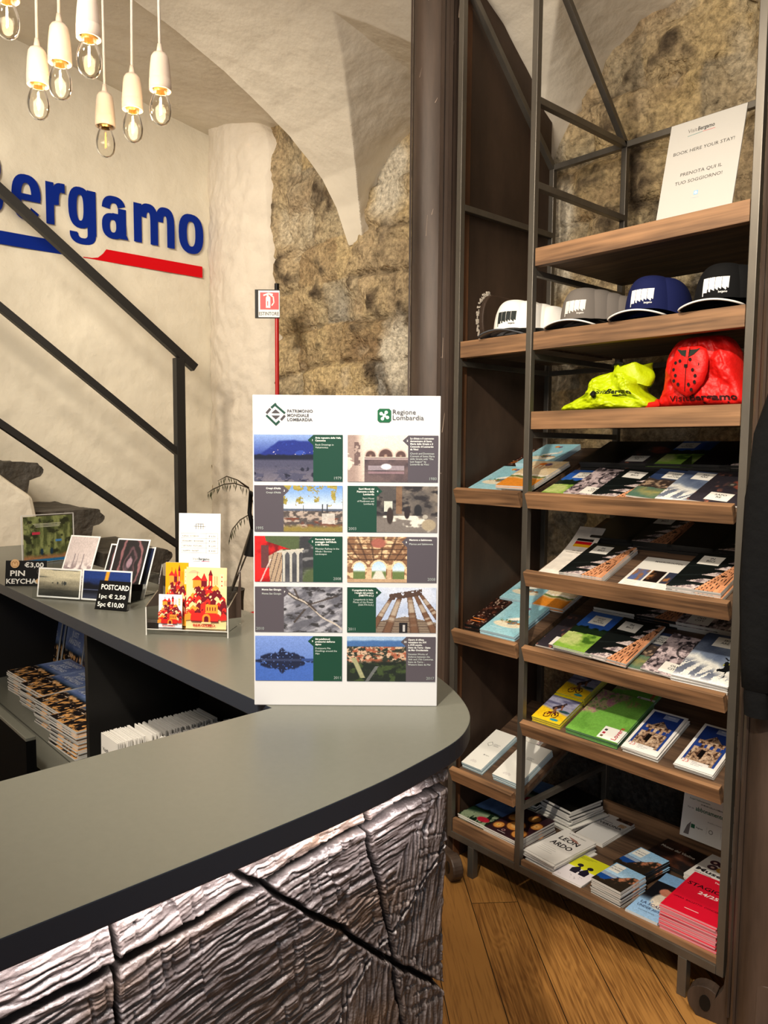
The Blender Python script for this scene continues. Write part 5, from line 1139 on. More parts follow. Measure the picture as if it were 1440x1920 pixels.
# ================================================================== extinguisher stand in the corner
SYp = .36
pt_ = PY(519, 532, SYp); fx = pt_[0]
fe = empty('extinguisher_stand', (fx, SYp, 0), label='slim red extinguisher stand with sign on top in front of the stone wall', cat='stand')
zt = pt_[2]
MB().tube([(0, 0, .02), (0, 0, zt - .03)], .011, 12).build('pole', M_red, fe, smooth=True)
MB().tube([(0, 0, zt - .032), (0, 0, zt)], .0125, 12).build('pole_cap', M_black, fe, smooth=True)
MB().tube([(0, 0, .015), (.12, -.05, .02), (.20, -.15, .02), (.12, -.24, .02), (.03, -.12, .02), (0, 0, .015)], .012, 10).build('base_loop', M_red, fe, smooth='all')
z5 = PY(455, 1150, .2)[2]
MB().tube([(0, 0, z5 + .05), (-.02, -.05, z5 + .02), (-.05, -.14, z5), (-.10, -.22, z5 - .01), (-.07, -.27, z5 - .015), (.05, -.20, z5 - .02)], .013, 10).build('cradle_loop', M_red, fe, smooth='all')
_pp = np.array([fx, SYp - .013, 0.]); _A = pl(478, 543, FW, _pp @ FW); _B = pl(525, 597, FW, _pp @ FW)
sw = float((_B - _A) @ RT); sh = float(_A[2] - _B[2]); zb_ = float(_B[2])
SM = Matrix(((RT[0], FW[0], 0, _A[0] - fx), (RT[1], FW[1], 0, _A[1] - SYp), (0, 0, 1, zb_), (0, 0, 0, 1)))
pn = MB().box((0, -.004, 0), (sw, .004, sh), M=SM).build('sign_panel', M_black, fe)
p = Pr(); cx_ = sw * .56; s_ = sh
p.rect(sw * .14, sh * .035, sw * .99, sh * .965, (.93, .92, .90)); p.rect(sw * .21, sh * .30, sw * .96, sh * .90, (.85, .06, .10)); wh = (.95, .93, .9)
p.rect(sw * .44, sh * .36, sw * .62, sh * .70, wh); p.disc(sw * .53, sh * .70, sw * .09, wh); p.rect(sw * .47, sh * .78, sw * .55, sh * .86, wh); p.line([(sw * .36, sh * .80), (sw * .55, sh * .86), (sw * .70, sh * .83)], .008, wh)
p.line([(sw * .58, sh * .84), (sw * .74, sh * .74), (sw * .76, sh * .55), (sw * .68, sh * .45)], .006, wh); p.text(sw * .51, sh * .44, '1', sh * .22, (.85, .06, .1), True, 'c')
p.text(sw * .56, sh * .10, 'ESTINTORE', sh * .17, (.10, .10, .10), True, 'c', width=sw * .80)
o = p.build('sign_print', M_print, pn); o.matrix_basis = SM @ Matrix.Translation((0, -.0042, 0)) @ Matrix.Rotation(PI / 2, 4, 'X')
fxx = empty('fire_extinguisher', (fx + .13, SYp - .14, z5 + .0), label='red fire extinguisher with black hose, mostly hidden behind the white board', cat='fire extinguisher')
MB().lathe([(0, 0), (.06, 0), (.078, .02), (.08, .40), (.07, .46), (.035, .50), (.02, .52), (.02, .56), (0, .56)], 24).build('cylinder', M_red, fxx, smooth=True)
MB().tube([(0, 0, .55), (-.06, -.02, .62), (-.125, -.03, .66), (-.14, -.03, .55), (-.11, -.03, .47)], .012, 8).build('hose', M_black, fxx, smooth='all')
MB().tube([(-.105, -.03, .47), (-.125, -.03, .33)], [.012, .04], 14).build('horn', M_black, fxx, smooth=True)
MB().box((-.03, -.012, .56), (.06, .012, .585)).build('handle', M_black, fxx, bevel=.003)
# ================================================================== potted olive by the stair foot
pp = PX(420, 1100, -2.25); pot = empty('potted_olive', (-2.165, pp[1] - .02, 0), label='thin olive branches in a dark stone pot beside the stair foot', cat='plant')
pz = pp[2]
MB().lathe([(0, 0), (.07, 0), (.075, .10), (.08, pz - .06), (.084, pz - .02), (.088, pz), (.078, pz), (.075, pz - .04), (0, pz - .05)], 24).build('pot', M_slab, pot, smooth=True)
M_leaf = mk('olive_leaf', (.30, .33, .22), .6); M_twig = mk('olive_twig', (.30, .27, .22), .8)
br_px = [[(470, 1060), (480, 960), (466, 915), (440, 906), (420, 908), (400, 917), (389, 924)], [(470, 1060), (485, 985), (470, 963), (450, 975), (436, 992), (430, 1010)], [(466, 915), (445, 900), (425, 893), (408, 902)], [(470, 1060), (500, 900), (520, 860)]]
for br in br_px:
    pts_ = [Vector(PX(x, y, -2.2)) - pot.location for x, y in br]; pts_[0] = Vector((.0, .0, pz - .05)) if br[0] == (470, 1060) else pts_[0]
    bo_ = MB().tube(pts_, [.006] + [.0035] * (len(pts_) - 2) + [.0012], 6).build('branch', M_twig, pot, smooth='all'); lf = MB()
    for a, b2 in list(zip(pts_[:-1], pts_[1:]))[2 if len(pts_) > 5 else 1:]:
        for k in range(4):
            o_ = a.lerp(b2, (k + .5) / 4); L = R_.uniform(.03, .055); dv = Vector((R_.uniform(-.3, .3), R_.uniform(-.4, .4), -1)).normalized() * L; sd = dv.cross(Vector((1, .3, 0))).normalized() * .0045
            lf.add([o_, o_ + dv * .4 + sd, o_ + dv, o_ + dv * .4 - sd], [(0, 1, 2, 3)])
    lf.build('leaves', M_leaf, bo_)

# ================================================================== the white information board
bo = PZ(477, 1322, H); BM = Matrix(((RT[0], -(-FW[0]), 0, bo[0]), (RT[1], FW[1], 0, bo[1]), (0, 0, 1, H), (0, 0, 0, 1)))
BM = Matrix(((RT[0], FW[0], 0, bo[0]), (RT[1], FW[1], 0, bo[1]), (RT[2], 0, 1, H), (0, 0, 0, 1)))
BW, BH = .2838, .4785
brd = MB().box((0, 0, 0), (BW, .026, BH)).build('information_board', mk('white_foam_board', (.83, .835, .85), .45, noise=(2, .03)), mw=BM, bevel=.0012)
tag(brd, 'tall white information board with ten photo tiles standing on the counter', 'board')
p = Pr(); GR, GY = (.03, .235, .16), (.31, .285, .315); ink = (.22, .22, .23); wh = (.92, .93, .92); dim = (.62, .70, .66)
# emblems
cx, cy, s = .035, .4495, .0155; g1 = (.09, .26, .20); g2 = (.28, .26, .27)
def chev(pts, w, c): p.line(pts, w, c)
chev([(cx - .0015, cy + s * .95), (cx + s * .86, cy + .0022)], .0032, g1); chev([(cx - .006, cy + s * .66), (cx + .0, cy + s)], .0032, g1)
chev([(cx - s * .86, cy - .0022), (cx, cy - s * .95)], .0032, g1); chev([(cx, cy - s), (cx + .005, cy - s * .68)], .0032, g1)
chev([(cx - s * .86, cy + .0022), (cx - .0085, cy + s * .5)], .0032, g2); chev([(cx + s * .86, cy - .0022), (cx + .0085, cy - s * .5)], .0032, g2)
p.poly([(cx - .0065, cy + .0018), (cx + .0065, cy + .0018), (cx, cy + .0075)], g2); p.poly([(cx - .0065, cy - .0018), (cx, cy - .0075), (cx + .0065, cy - .0018)], g2)
for k, t_ in enumerate(('PATRIMONIO', 'MONDIALE', 'LOMBARDIA')): p.text(.0525, .4525 - k * .0064, t_, .0062, (.33, .33, .34), True, width=(.0385, .0325, .038)[k])
qx, qy = .1885, .4385; rr = .003
p.poly([(qx + a, qy + b_) for a, b_ in ((rr, 0), (.0205 - rr, 0), (.0205, rr), (.0205, .0205 - rr), (.0205 - rr, .0205), (rr, .0205), (0, .0205 - rr), (0, rr))], (.04, .36, .20))
c0 = (qx + .01025, qy + .01025)
for k in range(5 - 1): a = PI / 4 + k * PI / 2 + .25; p.disc(c0[0] + .0055 * math.cos(a), c0[1] + .0055 * math.sin(a), .0026, wh, 14); p.line([c0, (c0[0] + .0055 * math.cos(a), c0[1] + .0055 * math.sin(a))], .0028, wh)
p.text(.2115, .4510, 'Regione', .0100, ink, False, width=.0345); p.text(.2115, .4425, 'Lombardia', .0100, ink, False, width=.0465)
# tile photographs, painted
def t1(U, V):
    c = mx(col3(U, (.16, .23, .55)), (.55, .66, .85), (V - .55) * 2); rid = .86 - .9 * np.clip(.42 - U, 0, 1) + .06 * fbm(U * 6, U * 0, 201); c = mx(c, (.09, .15, .48), (rid - V) * 25); c = mx(c, (.16, .26, .62), (rid - V) * 12 * (fbm(U * 5, V * 5, 202) > .55) * .5)
    c = mx(c, (.04, .05, .14), (.56 + .05 * fbm(U * 12, V * 0, 203) - V) * 30); c = mx(c, (.27, .27, .36), (.49 - V) * 20); c = mx(c, (.42, .40, .45), (.34 - V) * 3 * (fbm(U * 4, V * 14, 204) > .5)); c = mx(c, (.10, .10, .17), (fbm(U * 11, V * 12, 205) - .56) * 9 * (V < .34)); return mx(c, (.8, .75, .8), (vnoise(U * 50, V * 50, 206) > .90) * (np.abs(V - .62) < .05) * .9)
def t2(U, V):
    c = mx(col3(U, (.80, .72, .68)), (.90, .85, .80), V); c = mx(c, (.60, .52, .49), (.28 - U) * 6 * (fbm(U * 5, V * 5, 207) > .3))
    for cx_, r in ((.38, .09), (.63, .12), (.88, .09)):
        d = np.hypot((U - cx_), (V - .56) * .78); c = mx(c, (.78, .70, .66), (r + .025 - d) * 60 * (V > .54)); c = mx(c, (.33, .24, .22), (r - d) * 60 * (V > .54)); c = mx(c, (.62, .52, .46), (r * .3 - d) * 50 * (V > .54))
    m_ = (U > .28) & (V < .52); c = np.where(m_[..., None], mx(col3(U, (.40, .33, .33)), (.24, .20, .22), (fbm(U * 4, V * 4, 208) - .4) * 3), c); c = mx(c, (.62, .55, .55), (np.abs(V - .49) < .02) * (U > .28) * 1.0)
    c = mx(c, (.62, .58, .62), (np.abs(V - .30) < .05) * (U > .34) * (U < .94) * .8); c = mx(c, (.85, .85, .88), (1 - np.hypot((U - .64) / .10, (V - .33) / .07)) * 4); c = mx(c, (.52, .42, .45), (np.abs(V - .20) < .03) * (U > .34) * (U < .94) * 1.0); return mx(c, (.38, .30, .29), (np.abs(U - .16) < .05) * (V > .35) * (V < .85) * (fbm(U * 20, V * 12, 209) > .45) * .9)
def t3(U, V):
    c = mx(col3(U, (.82, .86, .90)), (.42, .58, .82), (V - .5) * 2.2); lf = (fbm(U * 7, V * 6, 210) > .50) & (V > .55 + .25 * np.abs(U - .2) * (U < .7)) & (fbm(U * 26, V * 22, 211) > .40); c = np.where(lf[..., None], mx(col3(U, (.42, .40, .16)), (.74, .66, .32), fbm(U * 20, V * 20, 212)), c)
    h = mx(col3(U, (.30, .27, .26)), (.66, .60, .56), (fbm(U * 16, V * 22, 213) - .48) * 6); h = mx(h, (.42, .24, .18), (fbm(U * 9, V * 14, 214) - .55) * 8 * (V < .3)); h = mx(h, (.52, .46, .22), (.12 - V + .08 * fbm(U * 20, V * 0, 215)) * 12); c = np.where((V < .47)[..., None], h, c)
    c = mx(c, (.30, .34, .42), (np.abs(V - .475) < .022) * .9); c = mx(c, (.80, .78, .76), ((np.abs(U - .76) < .11) & (V < .40) & (V > .18)) * .8); c = mx(c, (.20, .20, .22), ((np.abs(U - .74) < .012) & (V > .4) & (V < .6)) * 1.0 + ((np.abs(U - .34) < .006) & (V > .4) & (V < .57)) * 1.0 + ((np.abs(U - .66) < .006) & (V > .4) & (V < .60)) * 1.0); return c
def t4(U, V):
    c = mx(col3(U, (.30, .28, .27)), (.48, .44, .40), (fbm(U * 4, V * 4, 216) - .45) * 4); c = mx(c, (.16, .14, .14), (fbm(U * 6, V * 8, 217) - .54) * 9 * (V > .35)); c = mx(c, (.52, .38, .26), ((np.abs(U - .37) < .05) & (V > .4)) * .7)
    c = mx(c, (.78, .80, .76), ((U > .12) & (U < .26) & (V > .45) & (V < .68)) * .95); c = mx(c, (.45, .42, .40), (.40 - V) * 8); c = mx(c, (.85, .84, .80), (V < .36) * (fbm(U * 4, V * 6, 218) - .60) * 14)
    for cx_, cy_, rx, ry, cc in ((.22, .36, .06, .20, (.20, .15, .12)), (.50, .42, .05, .14, (.16, .12, .11)), (.86, .16, .13, .14, (.62, .57, .48)), (.80, .34, .05, .05, (.66, .64, .60)), (.68, .48, .07, .14, (.13, .12, .12))): c = mx(c, cc, (1 - np.hypot((U - cx_) / rx, (V - cy_) / ry)) * 5)
    return c
def t5(U, V):
    c = mx(col3(U, (.20, .20, .21)), (.46, .46, .47), (fbm(U * 8, V * 12, 219) - .48) * 6); c = mx(c, (.55, .64, .74), (V - .84) * 20 * (U < .45)); c = mx(c, (.30, .35, .22), ((U - .78) * 6) * (.34 - V) * 10)
    top = .70 - .9 * np.clip(.62 - U, 0, 1) ** 2; arch = np.abs(((U - .50) * 8.5) % 1 - .5); ins = (arch < .34) & (V < top - .05 - .06 * (arch / .34) ** 2) & (U > .47)
    via = (U > .44) & (U < .82) & (V < top); c = np.where(via[..., None], np.where(ins[..., None], mx(col3(U, (.36, .36, .38)), (.20, .20, .22), fbm(U * 9, V * 9, 220)), np.array([.72, .71, .68])), c); bed = (U < .46 + (V) * .02) & (V < .58 + U * .30) & (V < .2 + 2.2 * (U - .05)); bed = bed & (U > .1); c = np.where(bed[..., None], mx(col3(U, (.66, .57, .48)), (.36, .30, .27), (np.abs((U * 1.6 - V * .35) % .12 - .06) < .012) * 1.0), c)
    c = mx(c, (.74, .72, .68), (np.abs(V - (.60 + .14 * U)) < .02) * (U > .38) * (U < .84)); tr = (V > .40 + .52 * np.clip(U / .45, 0, 1) * .6) & (V < .97 - .42 * U) & (U < .62); c = np.where(tr[..., None], mx(col3(U, (.80, .10, .09)), (.45, .05, .05), (fbm(U * 8, V * 5, 221) - .5) * 4), c)
    c = np.where(((U < .26 - V * .05) & (U + V * .1 < .28))[..., None], mx(col3(U, (.86, .11, .10)), (.58, .05, .05), (fbm(U * 3, V * 3, 222) - .45) * 5), c); c = mx(c, (.33, .22, .22), ((U > .11) & (U < .24) & (V > .30) & (V < .80)) * .9); return mx(c, (.9, .8, .8), (np.abs(U - .10 - V * .35) < .012) * (V < .5) * .8)
def t6(U, V):
    c = mx(col3(U, (.50, .36, .25)), (.86, .74, .58), (fbm(U * 14, V * 16, 223) - .45) * 5); c = mx(c, (.25, .16, .10), (np.abs((V * 9) % 1 - .5) < .10) * (V > .48) * .7 + (np.abs(((U - .5) * 5 / (V + .1)) % 1 - .5) < .10) * (V > .48) * .6)
    c = mx(c, (.62, .36, .30), (1 - np.hypot((U - .52) / .14, (V - .86) / .12)) * 4)
    for cx_, r in ((.20, .10), (.53, .12), (.86, .10)):
        d = np.hypot(U - cx_, (V - .30) * .75); ins = ((d < r) & (V >= .30)) | ((np.abs(U - cx_) < r) & (V < .30) & (V > .06)); sky = mx(col3(U, (.85, .90, .95)), (.55, .72, .88), V * 2 - .3); sky = mx(sky, (.38, .45, .25), (.27 - V) * 20); sky = mx(sky, (.82, .80, .76), (.06 + (.25 - V) * .4 - np.abs(U - cx_)) * 40 * (cx_ == .53) * (V < .25)); c = np.where(ins[..., None], sky, c); c = mx(c, (.90, .80, .66), (np.abs(d - r - .015) < .014) * (V >= .30) * .9)
    c = mx(c, (.80, .68, .55), ((np.abs(U - .36) < .035) | (np.abs(U - .70) < .035)) * (V < .34) * .8); return mx(c, (.70, .58, .46), (V < .07) * .9)
def t7(U, V):
    r = fbm(U * 3 + V * 5, V * 12 - U * 9, 224); c = mx(col3(U, (.36, .36, .40)), (.66, .66, .70), (r - .35) * 2.5); c = mx(c, (.20, .19, .20), (fbm(U * 9, V * 12, 225) - .58) * 9); d = np.abs((V - .80) + (U - .18) * .92 + .03 * np.sin(U * 12)); w_ = .07 * (1 - U * .8); c = mx(c, (.22, .19, .17), (w_ - d) * 30); c = mx(c, (.78, .74, .70), (np.abs(d - .01) < .010) * .9)
    for x0, y0, x1, y1 in ((.42, .60, .90, .80), (.36, .50, .18, .22), (.55, .48, .40, .66), (.25, .75, .18, .95)):
        vx, vy = x1 - x0, y1 - y0; t = np.clip(((U - x0) * vx + (V - y0) * vy) / (vx * vx + vy * vy), 0, 1); dd_ = np.hypot(U - x0 - t * vx, V - y0 - t * vy); c = mx(c, (.24, .20, .18), (dd_ < .018) * .8)
    return c
def t8(U, V):
    c = mx(col3(U, (.66, .72, .84)), (.80, .83, .90), (fbm(U * 2, V * 2, 226) - .4) * 3); wl = (V < .36 - .25 * np.abs(U - .48)) | (V < .22); c = np.where(wl[..., None], mx(col3(U, (.50, .44, .38)), (.36, .30, .26), (np.abs((V * 18) % 1 - .5) < .14) * 1.0), c); c = mx(c, (.10, .08, .08), ((np.abs(U - .46) < .07) & (V < .22)) * 1.0); c = mx(c, (.85, .85, .85), ((np.abs(U - .47) < .02) & (V < .18) & (V > .03)) * .8)
    for x0, y0, x1, y1, w0 in ((-.05, .10, .26, .78, .055), (.15, -.1, .40, .80, .07), (.66, -.1, .55, .86, .075), (.98, .0, .66, .82, .06), (1.05, .3, .72, .88, .05)):
        vx, vy = x1 - x0, y1 - y0; t = np.clip(((U - x0) * vx + (V - y0) * vy) / (vx * vx + vy * vy), 0, 1); d = np.hypot(U - x0 - t * vx, V - y0 - t * vy); w_ = w0 * (1.15 - .6 * t); c = np.where((d < w_)[..., None], mx(mx(col3(U, (.66, .60, .54)), (.42, .30, .22), (fbm(t * 6, U * 0 + x0, 227) - .5) * 9), (.24, .18, .15), (d / w_ - .5) * 1.2), c)
    d = np.abs(V - .80 - (U - .3) * .22); return mx(c, (.30, .22, .18), (d < .07) * (U > .22) * (U < .76) * (fbm(U * 20, V * 20, 228) > .3))
def t9(U, V):
    c = mx(col3(U, (.30, .42, .70)), (.45, .56, .82), V); c = mx(c, (.24, .38, .70), (.44 - V) * 20); Vm = np.where(V > .44, V - .44, (.44 - V) * 1.05); tr = .05 + .22 * np.clip(1 - np.abs(U - .46) / .40, 0, 1) ** .5 * (U > .09) * (U < .86); crown = tr * (.6 + .7 * fbm(U * 13, U * 0, 229)); c = mx(c, (.07, .10, .22), ((crown - Vm) * 28) * (fbm(U * 22, Vm * 22, 230) > .30)); c = mx(c, (.20, .24, .38), ((np.abs(V - .46) < .022) & (U > .1)) * .8); return mx(c, (.17, .27, .52), ((V > .44) & (V < .50) & (U > .8)) * .9)
def t10(U, V):
    c = mx(col3(U, (.72, .80, .88)), (.50, .64, .82), V - .4); c = mx(c, (.25, .40, .62), (.90 + .05 * fbm(U * 5, U * 0, 231) - V) * 25); c = mx(c, (.14, .24, .28), (.80 - V) * 14); t_ = mx(col3(U, (.16, .18, .14)), (.78, .66, .56), (fbm(U * 20, V * 24, 232) - .46) * 9); t_ = mx(t_, (.62, .34, .24), (fbm(U * 17, V * 21, 233) - .56) * 9); c = np.where(((V < .78) & (V > .36 + .12 * np.abs(U - .5)))[..., None], t_, c)
    c = mx(c, (.09, .12, .08), (.42 + .1 * fbm(U * 4, V * 0, 234) - V) * 14); c = mx(c, (.22, .28, .14), (fbm(U * 9, V * 9, 235) - .56) * 8 * (V < .4)); c = mx(c, (.60, .60, .46), (1 - np.abs((U - .12) - (.5 - V) * .35) / .05) * 3 * (V < .52) * (V > .08)); return mx(c, (.50, .50, .52), (np.abs(U - .44 - (V - .2) * .5) < .03) * (V < .34) * .7)
tiles = [(0, 0, 'R', GR, '1', ('Arte rupestre della Valle', 'Camonica'), ('Rock Drawings in', 'Valcamonica'), '1979', t1), (1, 0, 'R', GY, '2', ('La chiesa e il convento', 'domenicano di Santa', 'Maria delle Grazie e il', 'Cenacolo di Leonardo', 'da Vinci'), ('Church and Dominican', 'Convent of Santa Maria', 'delle Grazie with "The', 'Last Supper" by', 'Leonardo da Vinci'), '1980', t2),
         (0, 1, 'L', GY, '3', ("Crespi d'Adda",), ("Crespi d'Adda",), '1995', t3), (1, 1, 'L', GR, '4', ('Sacri Monti del', 'Piemonte e della', 'Lombardia'), ('Sacri Monti', 'of Piedmont and', 'Lombardy'), '2003', t4),
         (0, 2, 'R', GR, '5', ('Ferrovia Retica nel', "paesaggio dell'Albula", 'e del Bernina'), ('Rhaetian Railway in the', 'Albula / Bernina', 'Landscapes'), '2008', t5), (1, 2, 'R', GY, '6', ('Mantova e Sabbioneta',), ('Mantua and Sabbioneta',), '2008', t6),
         (0, 3, 'L', GY, '7', ('Monte San Giorgio',), ('Monte San Giorgio',), '2010', t7), (1, 3, 'L', GR, '8', ('I Longobardi in Italia.', 'I luoghi del potere', '(568/774 d.C.)'), ('Longobards in Italy.', 'Places of the Power', '(568-774 A.D.)'), '2011', t8),
         (0, 4, 'R', GR, '9', ('Siti palafitticoli', "preistorici dell'arco", 'alpino'), ('Prehistoric Pile', 'Dwellings around the', 'Alps'), '2011', t9), (1, 4, 'R', GY, '10', ('Opere di difesa', 'veneziane tra XVI', 'e XVII secolo.', 'Stato da Terra - Stato', 'da Mar Occidentale'), ('Venetian Works of', 'Defence between the', '16th and 17th Centuries.', 'Stato da Terra -', 'Western Stato da Mar'), '2017', t10)]
for cx_, r_, side, fill, num, ta, tb, yr, fn in tiles:
    p.z = .0005; p.dz = .00003
    x0, x1 = ((.0020, .1362), (.1437, .2806))[cx_]; yt = (.4192, .3424, .2650, .1868, .1100)[r_]; yb = yt - .0705; cw = .0445 if cx_ == 0 or side == 'L' else .0455
    p.img(x0, yb, x1, yt, lambda U, V, fn=fn, sd=side, q=cw / (x1 - x0): fn(np.clip((U if sd == 'R' else U - q) / (1 - q), 0, 1), V), 150, 80)
    if side == 'R':
        a = x1 - cw; p.rect(a, yb, x1, yt, fill); p.poly([(a + .0005, yt), (a - .0085, yt - .008), (a + .0005, yt - .0165)], fill); p.text(a - .0012, yt - .0095, num, .0042, wh, True, 'c'); xt = a + .003; al = 'l'; xy = x1 - .0015
    else:
        a = x0 + cw; p.rect(x0, yb, a, yt, fill); p.poly([(a - .0005, yt), (a - .0005, yt - .0165), (a + .0085, yt - .008)], fill); p.text(a + .0012, yt - .0095, num, .0042, wh, True, 'c'); xt = a - .004; al = 'r'; xy = None
    yy_ = yt - .0058
    for s_ in ta: p.text(xt, yy_, s_, .0039, wh, True, al); yy_ -= .0041
    yy_ -= .0022
    for s_ in tb: p.text(xt, yy_, s_, .0039, (.80, .84, .82), False, al); yy_ -= .0041
    if side == 'R': p.text(x1 - .0018, yb + .0032, yr, .0062, (.62, .66, .65), False, 'r')
    else: p.text(x0 + .0016, yb + .0032, yr, .0062, (.62, .66, .65), False, 'l')
o = p.build('printed_face', M_print, brd); o.matrix_basis = Matrix.Translation((0, -.0003, 0)) @ Matrix.Rotation(PI / 2, 4, 'X')

# ================================================================== things on the far counter arm
def stand_frame(bl, br, z=H, lean=0.0, base=0.0):
    """frame of an upright sheet whose foot runs between two points of the worktop; x along foot, y up the sheet, z to the viewer"""
    a = Vector(PZ(*bl, z)); b = Vector(PZ(*br, z)); x = (b - a); w_ = x.length; x.normalize(); n = x.cross(Vector((0, 0, 1)))
    if n.dot(Vector(CAM) - a) < 0: n = -n
    y = (Vector((0, 0, 1)) * math.cos(lean) - n * math.sin(lean)).normalized(); zz = x.cross(y)
    M = Matrix(((x.x, y.x, zz.x, a.x), (x.y, y.y, zz.y, a.y), (x.z, y.z, zz.z, a.z + base), (0, 0, 0, 1))); return M, w_
def onsheet(M, px, py):
    o = M.translation; n = M.col[2].xyz; q = Vector(pl(px, py, n, o.dot(n))); l = M.inverted() @ q; return l.x, l.y
# black PIN KEYCHAIN price card with wooden samples
M, w_ = stand_frame((9, 1099), (86, 1099), lean=.16); hh = onsheet(M, 12, 1051)[1]
o = MB().box((0, 0, -.002), (w_, hh, 0)).build('price_card', M_black, mw=M, bevel=.0006); tag(o, 'small black chalk price card with pin samples at the left counter end', 'price card')
MB().box((0, 0, -.03), (w_, .002, 0)).build('foot', M_black, o)
p = Pr(); ch = (.90, .90, .88); p.text(w_ * .46, hh * .74, '€3,00', hh * .26, ch, True, width=w_ * .47); p.text(w_ * .12, hh * .40, 'PIN', hh * .30, ch, True, width=w_ * .36); p.text(w_ * .03, hh * .10, 'KEYCHAIN', hh * .27, ch, True, width=w_ * .93); p.build('chalk_writing', M_matte, o)
q = MB().prism([(w_ * .24 + .0125 * math.cos(a), hh * .88 + .0125 * math.sin(a)) for a in np.linspace(0, 2 * PI, 25)[:-1]], .0008, .004).build('wooden_pin', mk('pale_birch', (.86, .70, .50), .6), o)
p = Pr(); p.z = .0042; cxp, cyp = w_ * .24, hh * .88; bw = (.62, .42, .22); p.line([(cxp - .008, cyp - .006), (cxp - .008, cyp + .003), (cxp - .003, cyp + .006), (cxp, cyp), (cxp + .003, cyp + .006), (cxp + .008, cyp + .003), (cxp + .008, cyp - .006)], .0014, bw); p.line([(cxp - .007, cyp - .008), (cxp + .007, cyp - .008)], .0012, bw); p.build('burned_mark', M_matte, q)
kc = MB(); Mk = Matrix.Translation((w_ * .88, hh * .20, .006)) @ Matrix.Rotation(.7, 4, 'Z'); kc.prism([(-.010, -.009), (.006, -.009), (.012, 0), (.006, .009), (-.010, .009)], 0, .003, M=Mk); kco = kc.build('keychain_tag', MATS['pale_birch'], o)
MB().tube([(w_ * .86 + .008 * math.cos(a), hh * .56 + .008 * math.sin(a), .004) for a in np.linspace(0, 2 * PI, 18)], .0009, 6).build('key_ring', M_steel, kco)
# framed picture in an acrylic stand behind
M, w_ = stand_frame((42, 1056), (146, 1056), lean=.03); M.translation = Vector(PX(42, 1056, -1.2)); M.translation.z = H
hh = .165; o = MB().box((0, 0, -.003), (.182, hh, -.001)).build('acrylic_picture_stand', M_acry, mw=Matrix.Translation((-1.2, -1.16, H)) @ Matrix.Rotation(PI / 2 + .12, 4, 'Z') @ Matrix.Rotation(PI / 2, 4, 'X'))
tag(o, 'clear upright stand holding a green woodland poster, far left of the counter', 'picture stand')
def p_wood2(U, V):
    c = mx(col3(U, (.36, .40, .24)), (.62, .66, .42), (fbm(U * 14, V * 4, 301) - .42) * 4); c = mx(c, (.22, .24, .16), (fbm(U * 9, V * 9, 302) - .52) * 8); c = mx(c, (.72, .52, .36), (.16 + .06 * fbm(U * 8, V * 0, 303) - V) * 12); c = mx(c, (.16, .50, .76), (.07 - V) * 50)
    for x in (.36, .56): c = mx(c, (.13, .25, .34), (1 - np.hypot((U - x) / .035, (V - .22) / .08)) * 5)
    return c
p = Pr(); p.img(.006, .004, .176, .160, p_wood2, 60, 60); p.rect(.035, .098, .062, .107, (.86, .25, .35)); p.rect(.115, .070, .137, .078, (.35, .58, .82))
for k in range(3): p.line([(.04 + .004 * k, .134 - k * .005), (.135 - .003 * k, .134 - k * .005)], .002, (.88, .88, .80))
p.build('poster', M_print, o)
MB().box((0, 0, -.05), (.182, .002, 0)).build('foot', M_acry, o)
for x in (0, .180): MB().box((x, 0, -.003), (x + .002, hh, .001)).build('polished_edge', M_white, o)
MB().box((0, hh - .001, -.003), (.182, hh + .001, .001)).build('polished_edge', M_white, o)

# acrylic postcard rack with postcards
def pc_fog(U, V):
    c = mx(col3(U, (.18, .18, .16)), (.80, .77, .66), V * 1.2 + (fbm(U * 2, V * 7, 304) - .5) * .5); c = mx(c, (.30, .32, .30), (fbm(U * 2.5, V * 10, 305) - .60) * 5 * (V > .7))
    for x, hgt_ in ((.34, .03), (.46, .06), (.58, .09), (.63, .10), (.66, .07)): c = mx(c, (.20, .22, .22), (1 - np.hypot((U - x) / .02, (V - .50) / hgt_)) * 4)
    return c
def pc_night(U, V):
    c = mx(col3(U, (.07, .09, .18)), (.12, .22, .48), (V - .35) * 2.4); c = mx(c, (.05, .06, .10), (.50 + .2 * fbm(U * 4, U * 0, 306) - V) * 9); c = mx(c, (.95, .62, .15), (1 - np.abs(U - .42 - V * .10) / .05) * 2 * (V > .15)); c = mx(c, (.30, .33, .44), (np.abs(V - .32) < .012) * .9); return mx(c, (.2, .22, .3), (.28 - V) * 5)
def pc_snow(U, V):
    c = mx(col3(U, (.84, .80, .80)), (.78, .73, .72), fbm(U * 2, V * 2, 307)); t_ = mx(col3(U, (.52, .46, .48)), (.90, .87, .87), (fbm(U * 10, V * 18, 308) - .42) * 6); c = mx(c, t_, (.60 - V) * 7)
    for x in (.30, .42, .62): c = mx(c, (.50, .46, .48), ((np.abs(U - x) < .015) & (V > .5) & (V < .72)) * .8)
    return mx(c, (.35, .25, .22), (.14 - V) * 5)
def pc_arch(U, V):
    U = U + (fbm(U * 5, V * 5, 310) - .5) * .22; V = V + (fbm(U * 5, V * 4, 311) - .5) * .2
    c = col3(U, (.10, .08, .09))
    for r, cc in ((.48, (.50, .34, .36)), (.40, (.10, .08, .09)), (.27, (.34, .24, .27)), (.22, (.13, .10, .12)), (.12, (.55, .45, .50))): d = np.hypot((U - .55) * 1.25, (V - .64) * .95); c = mx(c, cc, (r - d) * 30 * (V > .30))
    c = mx(c, (.66, .56, .62), (1 - np.hypot((U - .45) / .14, (V - .35) / .28)) * 1.6 * (fbm(U * 8, V * 8, 309) - .1)); return mx(c, (.05, .04, .05), (.16 - V) * 8)
